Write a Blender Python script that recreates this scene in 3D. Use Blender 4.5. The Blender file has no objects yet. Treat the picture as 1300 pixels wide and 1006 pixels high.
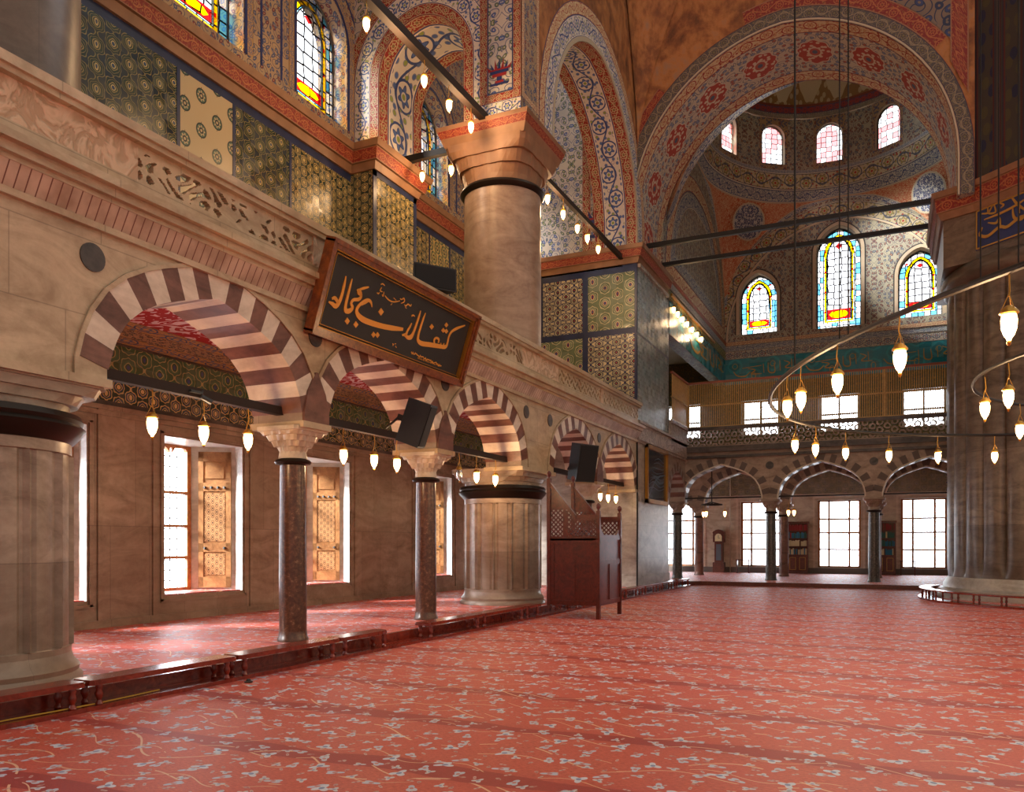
import bpy, bmesh, math, random
from mathutils import Vector, Matrix
random.seed(7)
PI = math.pi
SC = bpy.context.scene
COL = SC.collection

# ------------------------------------------------------------------ node helpers
def hx(h):
    if not isinstance(h, str):
        return tuple(h) + ((1.0,) if len(h) == 3 else ())
    h = h.lstrip('#')
    c = [int(h[i:i + 2], 16) / 255 for i in (0, 2, 4)]
    return tuple(((x + .055) / 1.055) ** 2.4 if x > .04045 else x / 12.92 for x in c) + (1.0,)

class S:
    """a float socket with arithmetic"""
    def __init__(s, g, sock): s.g, s.k = g, sock
    def _b(s, op, o, rev=False): return s.g.m(op, o, s) if rev else s.g.m(op, s, o)
    def __add__(s, o): return s._b('ADD', o)
    def __radd__(s, o): return s._b('ADD', o)
    def __sub__(s, o): return s._b('SUBTRACT', o)
    def __rsub__(s, o): return s._b('SUBTRACT', o, True)
    def __mul__(s, o): return s._b('MULTIPLY', o)
    def __rmul__(s, o): return s._b('MULTIPLY', o)
    def __truediv__(s, o): return s._b('DIVIDE', o)
    def __lt__(s, o): return s._b('LESS_THAN', o)
    def __gt__(s, o): return s._b('GREATER_THAN', o)
    def sin(s): return s.g.m('SINE', s)
    def cos(s): return s.g.m('COSINE', s)
    def abs(s): return s.g.m('ABSOLUTE', s)
    def frac(s): return s.g.m('FRACT', s)
    def floor(s): return s.g.m('FLOOR', s)
    def sqrt(s): return s.g.m('SQRT', s)
    def pp(s, v): return s.g.m('PINGPONG', s, v)
    def mx(s, o): return s.g.m('MAXIMUM', s, o)
    def mn(s, o): return s.g.m('MINIMUM', s, o)
    def near(s, v, w): return (s - v).abs() < w

class G:
    def __init__(s, name, rough=.6, metal=0.0, spec=.5):
        s.mat = bpy.data.materials.new(name); s.mat.use_nodes = True
        s.nt = s.mat.node_tree; s.nt.nodes.clear()
        s.out = s.nt.nodes.new('ShaderNodeOutputMaterial')
        s.bs = s.nt.nodes.new('ShaderNodeBsdfPrincipled')
        s.nt.links.new(s.bs.outputs[0], s.out.inputs[0])
        s.bs.inputs['Roughness'].default_value = rough
        s.bs.inputs['Metallic'].default_value = metal
        s.bs.inputs['Specular IOR Level'].default_value = spec
    def n(s, t): return s.nt.nodes.new(t)
    def set(s, inp, v):
        if isinstance(v, S): s.nt.links.new(v.k, inp)
        elif hasattr(v, 'is_output'): s.nt.links.new(v, inp)
        elif isinstance(v, str): inp.default_value = hx(v)
        else: inp.default_value = v
    def m(s, op, *a):
        nd = s.n('ShaderNodeMath'); nd.operation = op
        for i, v in enumerate(a): s.set(nd.inputs[i], v)
        return S(s, nd.outputs[0])
    def uv(s):
        t = s.n('ShaderNodeUVMap'); t.uv_map = 'UV'
        x = s.n('ShaderNodeSeparateXYZ'); s.nt.links.new(t.outputs[0], x.inputs[0])
        return S(s, x.outputs[0]), S(s, x.outputs[1])
    def xyz(s):
        t = s.n('ShaderNodeTexCoord')
        x = s.n('ShaderNodeSeparateXYZ'); s.nt.links.new(t.outputs['Object'], x.inputs[0])
        return tuple(S(s, x.outputs[i]) for i in range(3))
    def vec(s, x, y, z=0.0):
        c = s.n('ShaderNodeCombineXYZ')
        for i, v in enumerate((x, y, z)): s.set(c.inputs[i], v)
        return c.outputs[0]
    def noise(s, v, scale=1, detail=3, rough=.5, dist=0):
        nd = s.n('ShaderNodeTexNoise'); s.nt.links.new(v, nd.inputs['Vector'])
        nd.inputs['Scale'].default_value = scale; nd.inputs['Detail'].default_value = detail
        nd.inputs['Roughness'].default_value = rough; nd.inputs['Distortion'].default_value = dist
        return S(s, nd.outputs[0])
    def voro(s, v, scale=1, rand=1.0, feat='F1'):
        nd = s.n('ShaderNodeTexVoronoi'); nd.feature = feat; nd.voronoi_dimensions = '2D'
        s.nt.links.new(v, nd.inputs['Vector'])
        nd.inputs['Scale'].default_value = scale; nd.inputs['Randomness'].default_value = rand
        d = S(s, nd.outputs['Distance'])
        if feat == 'DISTANCE_TO_EDGE': return d, None
        x = s.n('ShaderNodeSeparateXYZ'); s.nt.links.new(nd.outputs['Color'], x.inputs[0])
        return d, S(s, x.outputs[0])
    def rnd(s, x, y=0.0):
        nd = s.n('ShaderNodeTexWhiteNoise'); nd.noise_dimensions = '2D'
        s.nt.links.new(s.vec(x, y), nd.inputs['Vector']); return S(s, nd.outputs[0])
    def mix(s, f, a, b, mode='MIX'):
        nd = s.n('ShaderNodeMixRGB'); nd.blend_type = mode
        s.set(nd.inputs[0], f); s.set(nd.inputs[1], a); s.set(nd.inputs[2], b)
        return nd.outputs[0]
    def ramp(s, f, stops, const=False):
        nd = s.n('ShaderNodeValToRGB'); r = nd.color_ramp
        if const: r.interpolation = 'CONSTANT'
        while len(r.elements) < len(stops): r.elements.new(.5)
        for e, (p, c) in zip(r.elements, stops): e.position = p; e.color = hx(c)
        s.set(nd.inputs[0], f); return nd.outputs[0]
    def mr(s, v, a, b, c=0.0, d=1.0):
        nd = s.n('ShaderNodeMapRange'); nd.clamp = True
        s.set(nd.inputs[0], v)
        for i, q in enumerate((a, b, c, d)): nd.inputs[i + 1].default_value = q
        return S(s, nd.outputs[0])
    def color(s, c): s.set(s.bs.inputs['Base Color'], c)
    def rough(s, v): s.set(s.bs.inputs['Roughness'], v)
    def bump(s, h, strength=.3, dist=.02):
        nd = s.n('ShaderNodeBump'); nd.inputs['Strength'].default_value = strength
        nd.inputs['Distance'].default_value = dist
        s.set(nd.inputs['Height'], h); s.nt.links.new(nd.outputs[0], s.bs.inputs['Normal'])

M = {}
def plain(name, c, rough=.6, metal=0.0, var=.0, spec=.5):
    g = G(name, rough, metal, spec)
    if var:
        x, y, z = g.xyz()
        n = g.noise(g.vec(x, y, z), 3.0, 4)
        g.color(g.mix(g.mr(n, .3, .7), tuple(v * (1 - var) for v in hx(c)[:3]) + (1,), c))
    else: g.color(hx(c))
    M[name] = g.mat; return g.mat

# ------------------------------------------------------------------ mesh builder
class MB:
    def __init__(s): s.v, s.f, s.mi, s.uv, s.sm = [], [], [], [], []
    def face(s, pts, mi=0, uv=None, smooth=False):
        b = len(s.v); s.v += [tuple(p) for p in pts]
        s.f.append(tuple(range(b, b + len(pts)))); s.mi.append(mi); s.uv.append(uv); s.sm.append(smooth)
    def box(s, x0, x1, y0, y1, z0, z1, mi=0):
        p = [(x, y, z) for z in (z0, z1) for y in (y0, y1) for x in (x0, x1)]
        for q in ((0, 2, 3, 1), (4, 5, 7, 6), (0, 1, 5, 4), (2, 6, 7, 3), (0, 4, 6, 2), (1, 3, 7, 5)):
            s.face([p[i] for i in q], mi)
    def hexa(s, a, b, mi=0):
        """two quads (lists of 4) joined into a solid"""
        s.face(a[::-1], mi); s.face(b, mi)
        for i in range(len(a)):
            j = (i + 1) % len(a); s.face([a[i], a[j], b[j], b[i]], mi)
    def prism(s, poly, f0, f1, mi=0):
        """poly 2-D list; f0,f1 map (u,v)->3-D for the two ends"""
        a = [f0(*p) for p in poly]; b = [f1(*p) for p in poly]; s.hexa(a, b, mi)
    def loft(s, rings, mi=0, closed=True, caps=False, smooth=True, uvs=None):
        n = len(rings[0]); b = len(s.v)
        for r in rings: s.v += [tuple(p) for p in r]
        for i in range(len(rings) - 1):
            for j in range(n if closed else n - 1):
                k = (j + 1) % n
                s.f.append((b + i * n + j, b + i * n + k, b + (i + 1) * n + k, b + (i + 1) * n + j))
                s.mi.append(mi); s.sm.append(smooth)
                s.uv.append([uvs(i, j), uvs(i, j + 1), uvs(i + 1, j + 1), uvs(i + 1, j)] if uvs else None)
        if caps:
            s.face(list(rings[0])[::-1], mi); s.face(rings[-1], mi)
    def lathe(s, prof, c=(0, 0, 0), seg=24, mi=0, caps=True, smooth=True):
        rings = [[(c[0] + r * math.cos(2 * PI * k / seg), c[1] + r * math.sin(2 * PI * k / seg), c[2] + z)
                  for k in range(seg)] for r, z in prof]
        L = [0]
        for a, b in zip(prof, prof[1:]): L.append(L[-1] + math.dist(a, b))
        R = max(r for r, z in prof)
        s.loft(rings, mi, True, caps, smooth, lambda i, j: (2 * PI * R * j / seg, L[i]))
    def tube(s, pts, r, seg=8, mi=0, closed=False):
        pts = [Vector(p) for p in pts]; rings = []
        n = len(pts)
        for i, p in enumerate(pts):
            if closed: t = pts[(i + 1) % n] - pts[i - 1]
            else: t = pts[min(i + 1, n - 1)] - pts[max(i - 1, 0)]
            t.normalize()
            up = Vector((0, 0, 1)) if abs(t.z) < .9 else Vector((1, 0, 0))
            a = t.cross(up).normalized(); b = a.cross(t)
            rr = r[i] if isinstance(r, (list, tuple)) else r
            rings.append([p + a * (rr * math.cos(2 * PI * k / seg)) + b * (rr * math.sin(2 * PI * k / seg)) for k in range(seg)])
        if closed: rings.append(rings[0]); s.loft(rings, mi)
        else: s.loft(rings, mi, caps=True)
    def build(s, name, mats, parent=None, kind=None, **props):
        me = bpy.data.meshes.new(name)
        me.from_pydata(s.v, [], s.f)
        if not isinstance(mats, (list, tuple)): mats = [mats]
        for m in mats: me.materials.append(M[m] if isinstance(m, str) else m)
        uvl = me.uv_layers.new(name='UV').data
        flat = [0.0] * (2 * len(me.loops))
        for p in me.polygons:
            p.material_index = s.mi[p.index]; p.use_smooth = s.sm[p.index]
            u = s.uv[p.index]
            if u is None:
                nx, ny, nz = abs(p.normal.x), abs(p.normal.y), abs(p.normal.z)
                for li in p.loop_indices:
                    c = me.vertices[me.loops[li].vertex_index].co
                    q = (c.y, c.z) if nx >= ny and nx >= nz else ((c.x, c.z) if ny >= nz else (c.x, c.y))
                    flat[2 * li], flat[2 * li + 1] = q
            else:
                for k, li in enumerate(p.loop_indices): flat[2 * li], flat[2 * li + 1] = u[k]
        uvl.foreach_set('uv', flat)
        if any(s.sm):
            bm = bmesh.new(); bm.from_mesh(me)
            bmesh.ops.remove_doubles(bm, verts=bm.verts, dist=1e-5)
            for e in bm.edges:
                if len(e.link_faces) == 2 and e.calc_face_angle(0) > .7: e.smooth = False
            bm.to_mesh(me); bm.free()
        o = bpy.data.objects.new(name, me); COL.objects.link(o)
        if parent is not None: o.parent = parent
        if kind: o['kind'] = kind
        for k, v in props.items(): o[k] = v
        return o

def thing(name, label, cat, loc=(0, 0, 0), rot=(0, 0, 0), group=None):
    o = bpy.data.objects.new(name, None); COL.objects.link(o)
    o.location = loc; o.rotation_euler = rot; o.empty_display_size = .2
    o['label'] = label; o['category'] = cat; o['kind'] = 'thing'
    if group: o['group'] = group
    return o
def struct_root(name, loc=(0, 0, 0)):
    o = bpy.data.objects.new(name, None); COL.objects.link(o); o.location = loc; o['kind'] = 'structure'; return o
def dup(root, loc=None, rot=None, label=None, group=None, scale=None):
    r = root.copy(); COL.objects.link(r)
    if loc is not None: r.location = loc
    if rot is not None: r.rotation_euler = rot
    if scale: r.scale = (scale,) * 3
    if label: r['label'] = label
    if group: r['group'] = group
    for ch in list(root.children):
        c = ch.copy(); COL.objects.link(c); c.parent = r
        for q in ch.children:
            d = q.copy(); COL.objects.link(d); d.parent = c
    return r

# ------------------------------------------------------------------ arches
def P3(axis, s, d, z):
    """axis 'Y': runs along Y in the plane X=d; axis 'X': runs along X in the plane Y=d"""
    return (d, s, z) if axis == 'Y' else (s, d, z)

SIDE = [(0, 0), (.03, .16), (.08, .33), (.16, .49), (.28, .63), (.42, .74), (.58, .83), (.76, .91), (.9, .965), (1, 1)]
def arch(c, w, spring, rise, kind='side', foot=None, n=14):
    """points (s,z) of an intrados from the left foot to the right foot"""
    L = []
    if kind == 'side': L = [(-w + w * a, spring + rise * b) for a, b in SIDE]
    elif kind == 'rect': L = [(-w, spring + rise)]
    else:
        stilt = 0
        if kind == 'stilt': stilt = rise - w * 1.06; rise = w * 1.06
        R = (w * w + rise * rise) / (2 * w); cx = R - w
        a1 = math.atan2(rise, cx)
        for i in range(n + 1):
            t = a1 * i / n
            L.append((cx - R * math.cos(t), spring + stilt + R * math.sin(t)))
        L[-1] = (0, L[-1][1])
    if foot is not None and foot < L[0][1] - 1e-6: L = [(L[0][0], foot)] + L
    if kind == 'rect': Rr = [(-s, z) for s, z in L[::-1]]
    else: Rr = [(-s, z) for s, z in L[:-1][::-1]]
    return [(c + s, z) for s, z in L + Rr]

def offset(pts, d):
    out = []
    for i, p in enumerate(pts):
        a = pts[max(i - 1, 0)]; b = pts[min(i + 1, len(pts) - 1)]
        tx, tz = b[0] - a[0], b[1] - a[1]; l = math.hypot(tx, tz) or 1
        out.append((p[0] - tz / l * d, p[1] + tx / l * d))
    return out
def arclen(pts):
    L = [0]
    for a, b in zip(pts, pts[1:]): L.append(L[-1] + math.dist(a, b))
    return L
def resample(pts, n):
    L = arclen(pts); out = []
    j = 0
    for i in range(n + 1):
        t = L[-1] * i / n
        while j < len(L) - 2 and L[j + 1] < t: j += 1
        f = (t - L[j]) / max(1e-9, L[j + 1] - L[j])
        out.append((pts[j][0] + (pts[j + 1][0] - pts[j][0]) * f, pts[j][1] + (pts[j + 1][1] - pts[j][1]) * f))
    return out

def wall(mb, axis, d0, d1, s0, s1, z0, z1, ops=(), mf=0, mbk=0, ms=0):
    """a wall with arched or rectangular openings; d0 = face seen from the nave, d1 = other face.
    ops: (pts, sill or None)"""
    segs = []; cur = s0
    for pts, sill in sorted(ops, key=lambda o: o[0][0][0]):
        a, b = pts[0][0], pts[-1][0]
        if a > cur + 1e-6: segs.append((cur, a, z0, z0, None))
        for p, q in zip(pts, pts[1:]):
            if q[0] - p[0] > 1e-6: segs.append((p[0], q[0], p[1], q[1], sill))
        cur = b
    if cur < s1 - 1e-6: segs.append((cur, s1, z0, z0, None))
    for a, b, za, zb, sill in segs:
        for d, m in ((d0, mf), (d1, mbk)):
            mb.face([P3(axis, a, d, za), P3(axis, b, d, zb), P3(axis, b, d, z1), P3(axis, a, d, z1)], m)
            if sill is not None and sill > z0:
                mb.face([P3(axis, a, d, z0), P3(axis, b, d, z0), P3(axis, b, d, sill), P3(axis, a, d, sill)], m)
        if za == z0 and zb == z0 and sill is None:
            mb.face([P3(axis, a, d0, z0), P3(axis, b, d0, z0), P3(axis, b, d1, z0), P3(axis, a, d1, z0)], ms)
    for pts, sill in ops:
        full = [(pts[0][0], z0 if sill is None else sill)] + list(pts) + [(pts[-1][0], z0 if sill is None else sill)]
        if sill is not None: full.append(full[0])
        for p, q in zip(full, full[1:]):
            if math.dist(p, q) > 1e-6:
                mb.face([P3(axis, p[0], d0, p[1]), P3(axis, q[0], d0, q[1]), P3(axis, q[0], d1, q[1]), P3(axis, p[0], d1, p[1])], ms)
    mb.face([P3(axis, s0, d0, z1), P3(axis, s1, d0, z1), P3(axis, s1, d1, z1), P3(axis, s0, d1, z1)], mf)
    for s in (s0, s1):
        mb.face([P3(axis, s, d0, z0), P3(axis, s, d1, z0), P3(axis, s, d1, z1), P3(axis, s, d0, z1)], mf)

def voussoirs(mb, axis, d0, d1, pts, width, n, proud=.012, ms=(0, 1)):
    sg = 1 if d0 > d1 else -1
    a = resample(pts, n * 2); inn = offset(a, -proud); ou = offset(a, width)
    # keep the outer curve clean at the apex
    for i in range(n):
        k = 2 * i
        for t in (k, k + 1):
            q = [inn[t], inn[t + 1], ou[t + 1], ou[t]]
            mb.hexa([P3(axis, s, d0 + sg * proud, z) for s, z in q], [P3(axis, s, d1 - sg * proud, z) for s, z in q], ms[i % 2])

def ring(mb, axis, d, pts, a, b, mi=0, th=.02, out=1):
    """painted or carved band following an arch on the face d, from offset a to b"""
    A, B = offset(pts, a), offset(pts, b); L = arclen(offset(pts, (a + b) / 2)); w = b - a
    dd = d + out * th
    for i in range(len(pts) - 1):
        u0, u1 = L[i] / w, L[i + 1] / w
        mb.face([P3(axis, A[i][0], dd, A[i][1]), P3(axis, A[i + 1][0], dd, A[i + 1][1]),
                 P3(axis, B[i + 1][0], dd, B[i + 1][1]), P3(axis, B[i][0], dd, B[i][1])], mi, [(u0, 0), (u1, 0), (u1, 1), (u0, 1)])
        for Q in (A, B):
            mb.face([P3(axis, Q[i][0], d, Q[i][1]), P3(axis, Q[i + 1][0], d, Q[i + 1][1]),
                     P3(axis, Q[i + 1][0], dd, Q[i + 1][1]), P3(axis, Q[i][0], dd, Q[i][1])], mi, [(u0, 0), (u1, 0), (u1, .01), (u0, .01)])

def soffit(mb, axis, y0, y1, pts, mi=0, ins=.008):
    Q = offset(pts, -ins); L = arclen(Q); w = abs(y1 - y0)
    for i in range(len(Q) - 1):
        u0, u1 = L[i] / w, L[i + 1] / w
        mb.face([P3(axis, Q[i][0], y0, Q[i][1]), P3(axis, Q[i + 1][0], y0, Q[i + 1][1]),
                 P3(axis, Q[i + 1][0], y1, Q[i + 1][1]), P3(axis, Q[i][0], y1, Q[i][1])], mi, [(u0, 0), (u1, 0), (u1, 1), (u0, 1)])

def band(mb, p0, p1, up, w, mi=0, th=.0, nrm=(0, 0, 0)):
    """straight painted strip from p0 to p1, width w along up; lies proud by nrm"""
    p0, p1, up, nrm = Vector(p0), Vector(p1), Vector(up).normalized() * w, Vector(nrm)
    L = (p1 - p0).length / w
    q = [p0 + nrm, p1 + nrm, p1 + up + nrm, p0 + up + nrm]
    mb.face(q, mi, [(0, 0), (L, 0), (L, 1), (0, 1)])
    r = [p0, p1, p1 + up, p0 + up]
    if nrm.length:
        for i in range(4):
            j = (i + 1) % 4; mb.face([r[i], r[j], q[j], q[i]], mi, [(0, 0), (L, 0), (L, .01), (0, .01)])
NAVE_LOW = (.37, .325, .27, 1); NAVE_UP = (.58, .54, .48, 1); SKYC = (24.0, 24.6, 25.6, 1)
LAMPK = 1.5; EXPO = 0.45; SUNE = 62
CALLI_H = [0.003322385, 0.000752702, -2.758805406, 0.000679767, -0.00195433, 1.19426585, -0.000254823, -2.3169e-05]
# ------------------------------------------------------------------ materials
def marble(name, base, dark, vein=.5, block=(1.6, .8), joint=.35, rough=.35, tint=.16, warm=None, bx=0.0):
    g = G(name, rough)
    u, v = g.uv(); x, y, z = g.xyz()
    n = g.noise(g.vec(x * 1.0, y * 1.0, z * 2.6), .9, 6, .6, 1.4)
    n2 = g.noise(g.vec(x, y, z), 9, 5, .65)
    f = g.mr(n * .75 + n2 * .25, .36, .62)
    c = g.mix(f, dark, base)
    if warm: c = g.mix(g.mr(g.noise(g.vec(x, y, z), .35, 2), .45, .62), c, warm, 'MULTIPLY')
    if block:
        row = ((v + bx) / block[1]).floor(); uu = u / block[0] + row * .37
        r = g.rnd(uu.floor(), row)
        c = g.mix(r * tint, c, dark)
        ju = (uu.frac() - .5).abs() > (.5 - .006 / block[0]); jv = (((v + bx) / block[1]).frac() - .5).abs() > (.5 - .006 / block[1])
        c = g.mix(ju.mx(jv) * joint, c, hx('#2a1c16'))
    g.color(c); g.bump(n2, .08, .01)
    M[name] = g.mat
marble('marble_warm', '#cbb898', '#a08a6c', warm='#f4e6d2')
marble('marble_wall', '#b09c88', '#7e6a58', block=(.82, 1.9), tint=.5)
marble('marble_light', '#e6d8c4', '#c4b29c', block=None)
marble('marble_grey', '#b4aca0', '#847a70', block=(2.1, 1.1))
marble('marble_cream', '#d8cbb4', '#b09c84', block=None, rough=.4)
marble('marble_pier', '#b4a08c', '#7c6856', block=(40, 1.25), joint=.3, tint=.6)
marble('marble_great', '#80705f', '#483c31', block=(40, 2.1), joint=.45, tint=.6)
marble('marble_upper', '#b09880', '#866c58', block=(1.4, .9), joint=.12, tint=.2)
marble('reveal_stone', '#dcdad2', '#aeaaa0', block=None)
marble('red_breccia', '#84594a', '#553528', block=None)
marble('grey_breccia', '#8a8480', '#5c5654', block=None)
marble('dark_stone', '#5c544e', '#2c2826', block=None)

def granite(name, a, b, c3):
    g = G(name, .28); x, y, z = g.xyz()
    d, r = None, None
    n = g.noise(g.vec(x, y, z), 16, 4, .7); n2 = g.noise(g.vec(x, y, z), 3, 3)
    c = g.mix(g.mr(n, .42, .56), a, b); c = g.mix(g.mr(n, .6, .68), c, c3)
    g.color(g.mix(g.mr(n2, .3, .7) * .5, c, a)); M[name] = g.mat
granite('porphyry', '#482c20', '#68442f', '#98785c')
granite('green_granite', '#3c3a36', '#5d564e', '#8c847a')

plain('far_stone', '#5e5048', .6); plain('bronze', '#2c241e', .38, .6); plain('iron', '#26221f', .5, .4); plain('dark_wood_beam', '#2a1b13', .75, var=.3)
plain('brass', '#c79644', .35, .85); plain('gilt', '#c48a36', .4, .75, var=.25); plain('speaker_black', '#1d1d1f', .55)
plain('grille_black', '#101011', .8); plain('white_paint', '#c9bda8', .6); plain('board_black', '#221d19', .55, var=.3)
plain('gold_letter', '#e39c38', .45, .15); plain('brown_void', '#241a14', .9); plain('steel', '#4a4c4e', .4, .8)
plain('timber_orange', '#b8702f', .45, var=.25); plain('plaster', '#c9b79d', .9, var=.12); plain('clock_face', '#e9dcae', .4)
plain('inscription_blue', '#27356b', .5, var=.3); plain('gold_dull', '#b58a3c', .5, .3); plain('cream_line', '#b3a78e', .8)
plain('cable_black', '#15130f', .7); plain('plastic_dark', '#16161a', .5); plain('rope_tan', '#8c7048', .8)
plain('lead_grey', '#3c3a3a', .6); plain('grey_skirting', '#6e655e', .6)
plain('book_red', '#8e2222', .6); plain('book_green', '#27594a', .6); plain('book_blue', '#1f6a86', .6)
plain('book_cream', '#c9b98c', .6); plain('book_brown', '#5d3a22', .6); plain('yellow_cord', '#c99a2a', .6)

def wood(name, a, b, rough=.3, scale=1.0):
    g = G(name, rough); x, y, z = g.xyz()
    n = g.noise(g.vec(x * 2.0 * scale, y * 2.0 * scale, z * 2.0 * scale), 2.2, 5, .6, 2.5)
    n2 = g.noise(g.vec(x * 1.2, y * 1.2, z * 1.2), 14, 3)
    g.color(g.mix(g.mr(n * .7 + n2 * .3, .35, .65), a, b)); g.bs.inputs['Coat Weight'].default_value = .25
    g.bs.inputs['Coat Roughness'].default_value = .15
    M[name] = g.mat
wood('mahogany', '#5c1a0f', '#8f2f1c', .25); wood('pulpit_wood', '#3c120a', '#642316', .3)
wood('shutter_wood', '#80562f', '#a87848', .5); wood('frame_wood', '#8c4f1e', '#c47a34', .35); wood('panel_frame_wood', '#5a2a12', '#92501f', .3); wood('case_wood', '#4e241a', '#6e3624', .45)
wood('screen_wood', '#a5803f', '#cca65c', .5)

# --- carpet
g = G('carpet', .55, spec=.5)
u, v = g.uv()
nz = g.noise(g.vec(u, v), 1.7, 3); nf = g.noise(g.vec(u, v * 3.0), 26, 3, .7)
wv = g.noise(g.vec(u * .55, v * 1.2), 1.0, 2)
c = g.mix(g.mr(nf, .32, .68), '#a22c1c', '#d86248')
c = g.mix(g.mr(nz, .35, .65) * .4, c, '#c23a2c')
# rows of the prayer carpet: a dark red ground that swells and thins
row = ((v + (wv - .5) * .55) / 1.42).frac()
band_ = (row - .5).abs() < (.02 + .13 * g.noise(g.vec(u * .5, v * .25), 1.3, 2))
c = g.mix(band_, c, g.mix(g.mr(nf, .3, .7), '#860e0a', '#a82016'))
c = g.mix(g.mr((row - .5).abs(), .18, .02) * .45, c, '#a01c18')
# scroll vines
for (sc, ph, am) in ((1.0, 0.0, .13), (1.37, 1.3, .16), (.71, 2.6, .2)):
    q = (v * (1.35 * sc) + (u * 5.6 * sc + ph).sin() * am + (u * 2.1).sin() * .1).frac()
    c = g.mix(((q - .5).abs() < .010) * (g.noise(g.vec(u * 1.3 + sc * 9, v * 1.3), 1.6, 1) > .5), c, '#dcb08c')
# blossoms on a jittered lattice
def blossoms(c, cu, cv, R, ph, petals, col, core, thr):
    a = u / cu + ph; rw = (v / cv + ph * .7).floor(); a = a + (rw * .5).frac()
    iu = a.floor(); fu = a.frac() - .5; fv = (v / cv + ph * .7).frac() - .5
    r1 = g.rnd(iu, rw); r2 = g.rnd(iu + 17.3, rw)
    dx = (fu + (r1 - .5) * .42) * cu; dy = (fv + (r2 - .5) * .42) * cv
    an = r1 * 6.28
    X = dx * an.cos() + dy * an.sin(); Y = (dy * an.cos() - dx * an.sin()) * 1.35
    rr = (X * X + Y * Y).sqrt(); th = g.m('ARCTAN2', Y, X)
    lobe = (th * petals).cos() * .32 + .72
    on = (rr < lobe * R) * (g.rnd(iu + 5.1, rw + 3.7) > thr)
    c = g.mix(on, c, col)
    c = g.mix((rr < R * .3) * on, c, core)
    return c
c = blossoms(c, .31, .27, .034, .37, 1.5, '#b08a80', '#a8404a', .0)
c = blossoms(c, .23, .21, .030, .15, 2.0, '#c0a49c', '#9c4048', .25)
c = blossoms(c, .36, .34, .066, .0, 2.5, '#b4bccc', '#b86a62', .02)
c = blossoms(c, .33, .29, .052, .83, 3.0, '#c2c0c4', '#8a94b0', .12)
c = blossoms(c, .52, .47, .084, .61, 3.0, '#c4cad6', '#6d7fa6', .1)
g.color(c); g.bump(nf, .15, .01)
g.bs.inputs['Sheen Tint'].default_value = (.95, .62, .56, 1); g.bs.inputs['Sheen Weight'].default_value = .1; g.bs.inputs['Sheen Roughness'].default_value = .4
M['carpet'] = g.mat

# --- repeating tile patterns
def rosette(name, per, stops, grout='#3a3f3c', sq=.25, rough=.22):
    """hexagonal network of rosettes, the glazed tiles are sq metres wide"""
    g = G(name, rough); u, v = g.uv(); k = 2 * PI / per
    a = u * k; b = v * k
    f = a.cos() + (a * .5 + b * .866).cos() + (a * .5 - b * .866).cos()
    f2 = (a * 3.0).cos() * .25 + (b * 2.6).cos() * .25
    c = g.ramp((f + f2 * .6 + 1.6) / 4.9, stops, True)
    n = g.noise(g.vec(u, v), 2.2, 3)
    c = g.mix(g.mr(n, .4, .7) * .35, c, '#4c4a32')
    jt = ((u / sq).frac() < .02).mx((v / sq).frac() < .02)
    c = g.mix(jt * .5, c, grout); g.color(c)
    g.rough(g.mr(g.rnd((u / sq).floor(), (v / sq).floor()), 0, 1, .15, .4))
    M[name] = g.mat
rosette('tile_green', .33, [(0, '#1e2c38'), (.12, '#8f8150'), (.17, '#22332b'), (.33, '#8c7e50'), (.38, '#20382b'), (.5, '#2f3e2e'), (.6, '#a8955c'), (.68, '#2b3e30'), (.8, '#cbb478'), (.9, '#334a66')])
rosette('tile_gold', .22, [(0, '#2a3832'), (.15, '#b39a5e'), (.28, '#2c3a34'), (.42, '#a8925c'), (.6, '#1f2c30'), (.75, '#c4ac6c')])
rosette('tile_navy', .30, [(0, '#c9bc94'), (.1, '#2b3358'), (.24, '#c9bc94'), (.34, '#2c3a60'), (.5, '#cfc39a'), (.66, '#3a4a34'), (.8, '#23305e'), (.9, '#9b3a2c')])
rosette('tile_cream', .26, [(0, '#cdb98a'), (.3, '#54633f'), (.38, '#d0bc8e'), (.6, '#cbb585'), (.7, '#27315a'), (.86, '#cdb98a')])
rosette('tile_sage', .44, [(0, '#6f7a5c'), (.2, '#c2b88e'), (.3, '#5a6b52'), (.48, '#a9a680'), (.6, '#5c6d54'), (.72, '#cfc59c'), (.82, '#8d2f28'), (.9, '#33406a')], sq=.24)
rosette('tile_frieze_low', .25, [(0, '#34453f'), (.14, '#c9b07a'), (.26, '#3c5546'), (.4, '#384a78'), (.52, '#c9b07a'), (.62, '#3d5848'), (.8, '#d6be86')])
rosette('tile_frieze_green', .34, [(0, '#4c6a4e'), (.14, '#b0a872'), (.2, '#4f7054'), (.45, '#587c58'), (.62, '#c0b47a'), (.7, '#44604a'), (.88, '#46588a')])
rosette('tile_far_pale', .3, [(0, '#9a9078'), (.2, '#4a5048'), (.34, '#b3a88a'), (.5, '#5c6058'), (.7, '#b8ad90'), (.86, '#3d4660')])
rosette('tile_teal', .9, [(0, '#1a8294'), (.3, '#2298a8'), (.52, '#177888'), (.8, '#a8944a'), (.86, '#1a8294')], sq=.5)
rosette('tile_sheen', .26, [(0, '#707c7a'), (.2, '#b4beb8'), (.36, '#6a7884'), (.55, '#bac2b8'), (.75, '#5c6a78')], rough=.12)  # pale bluish colour stands for window light reflected by the pier's side face

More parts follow.
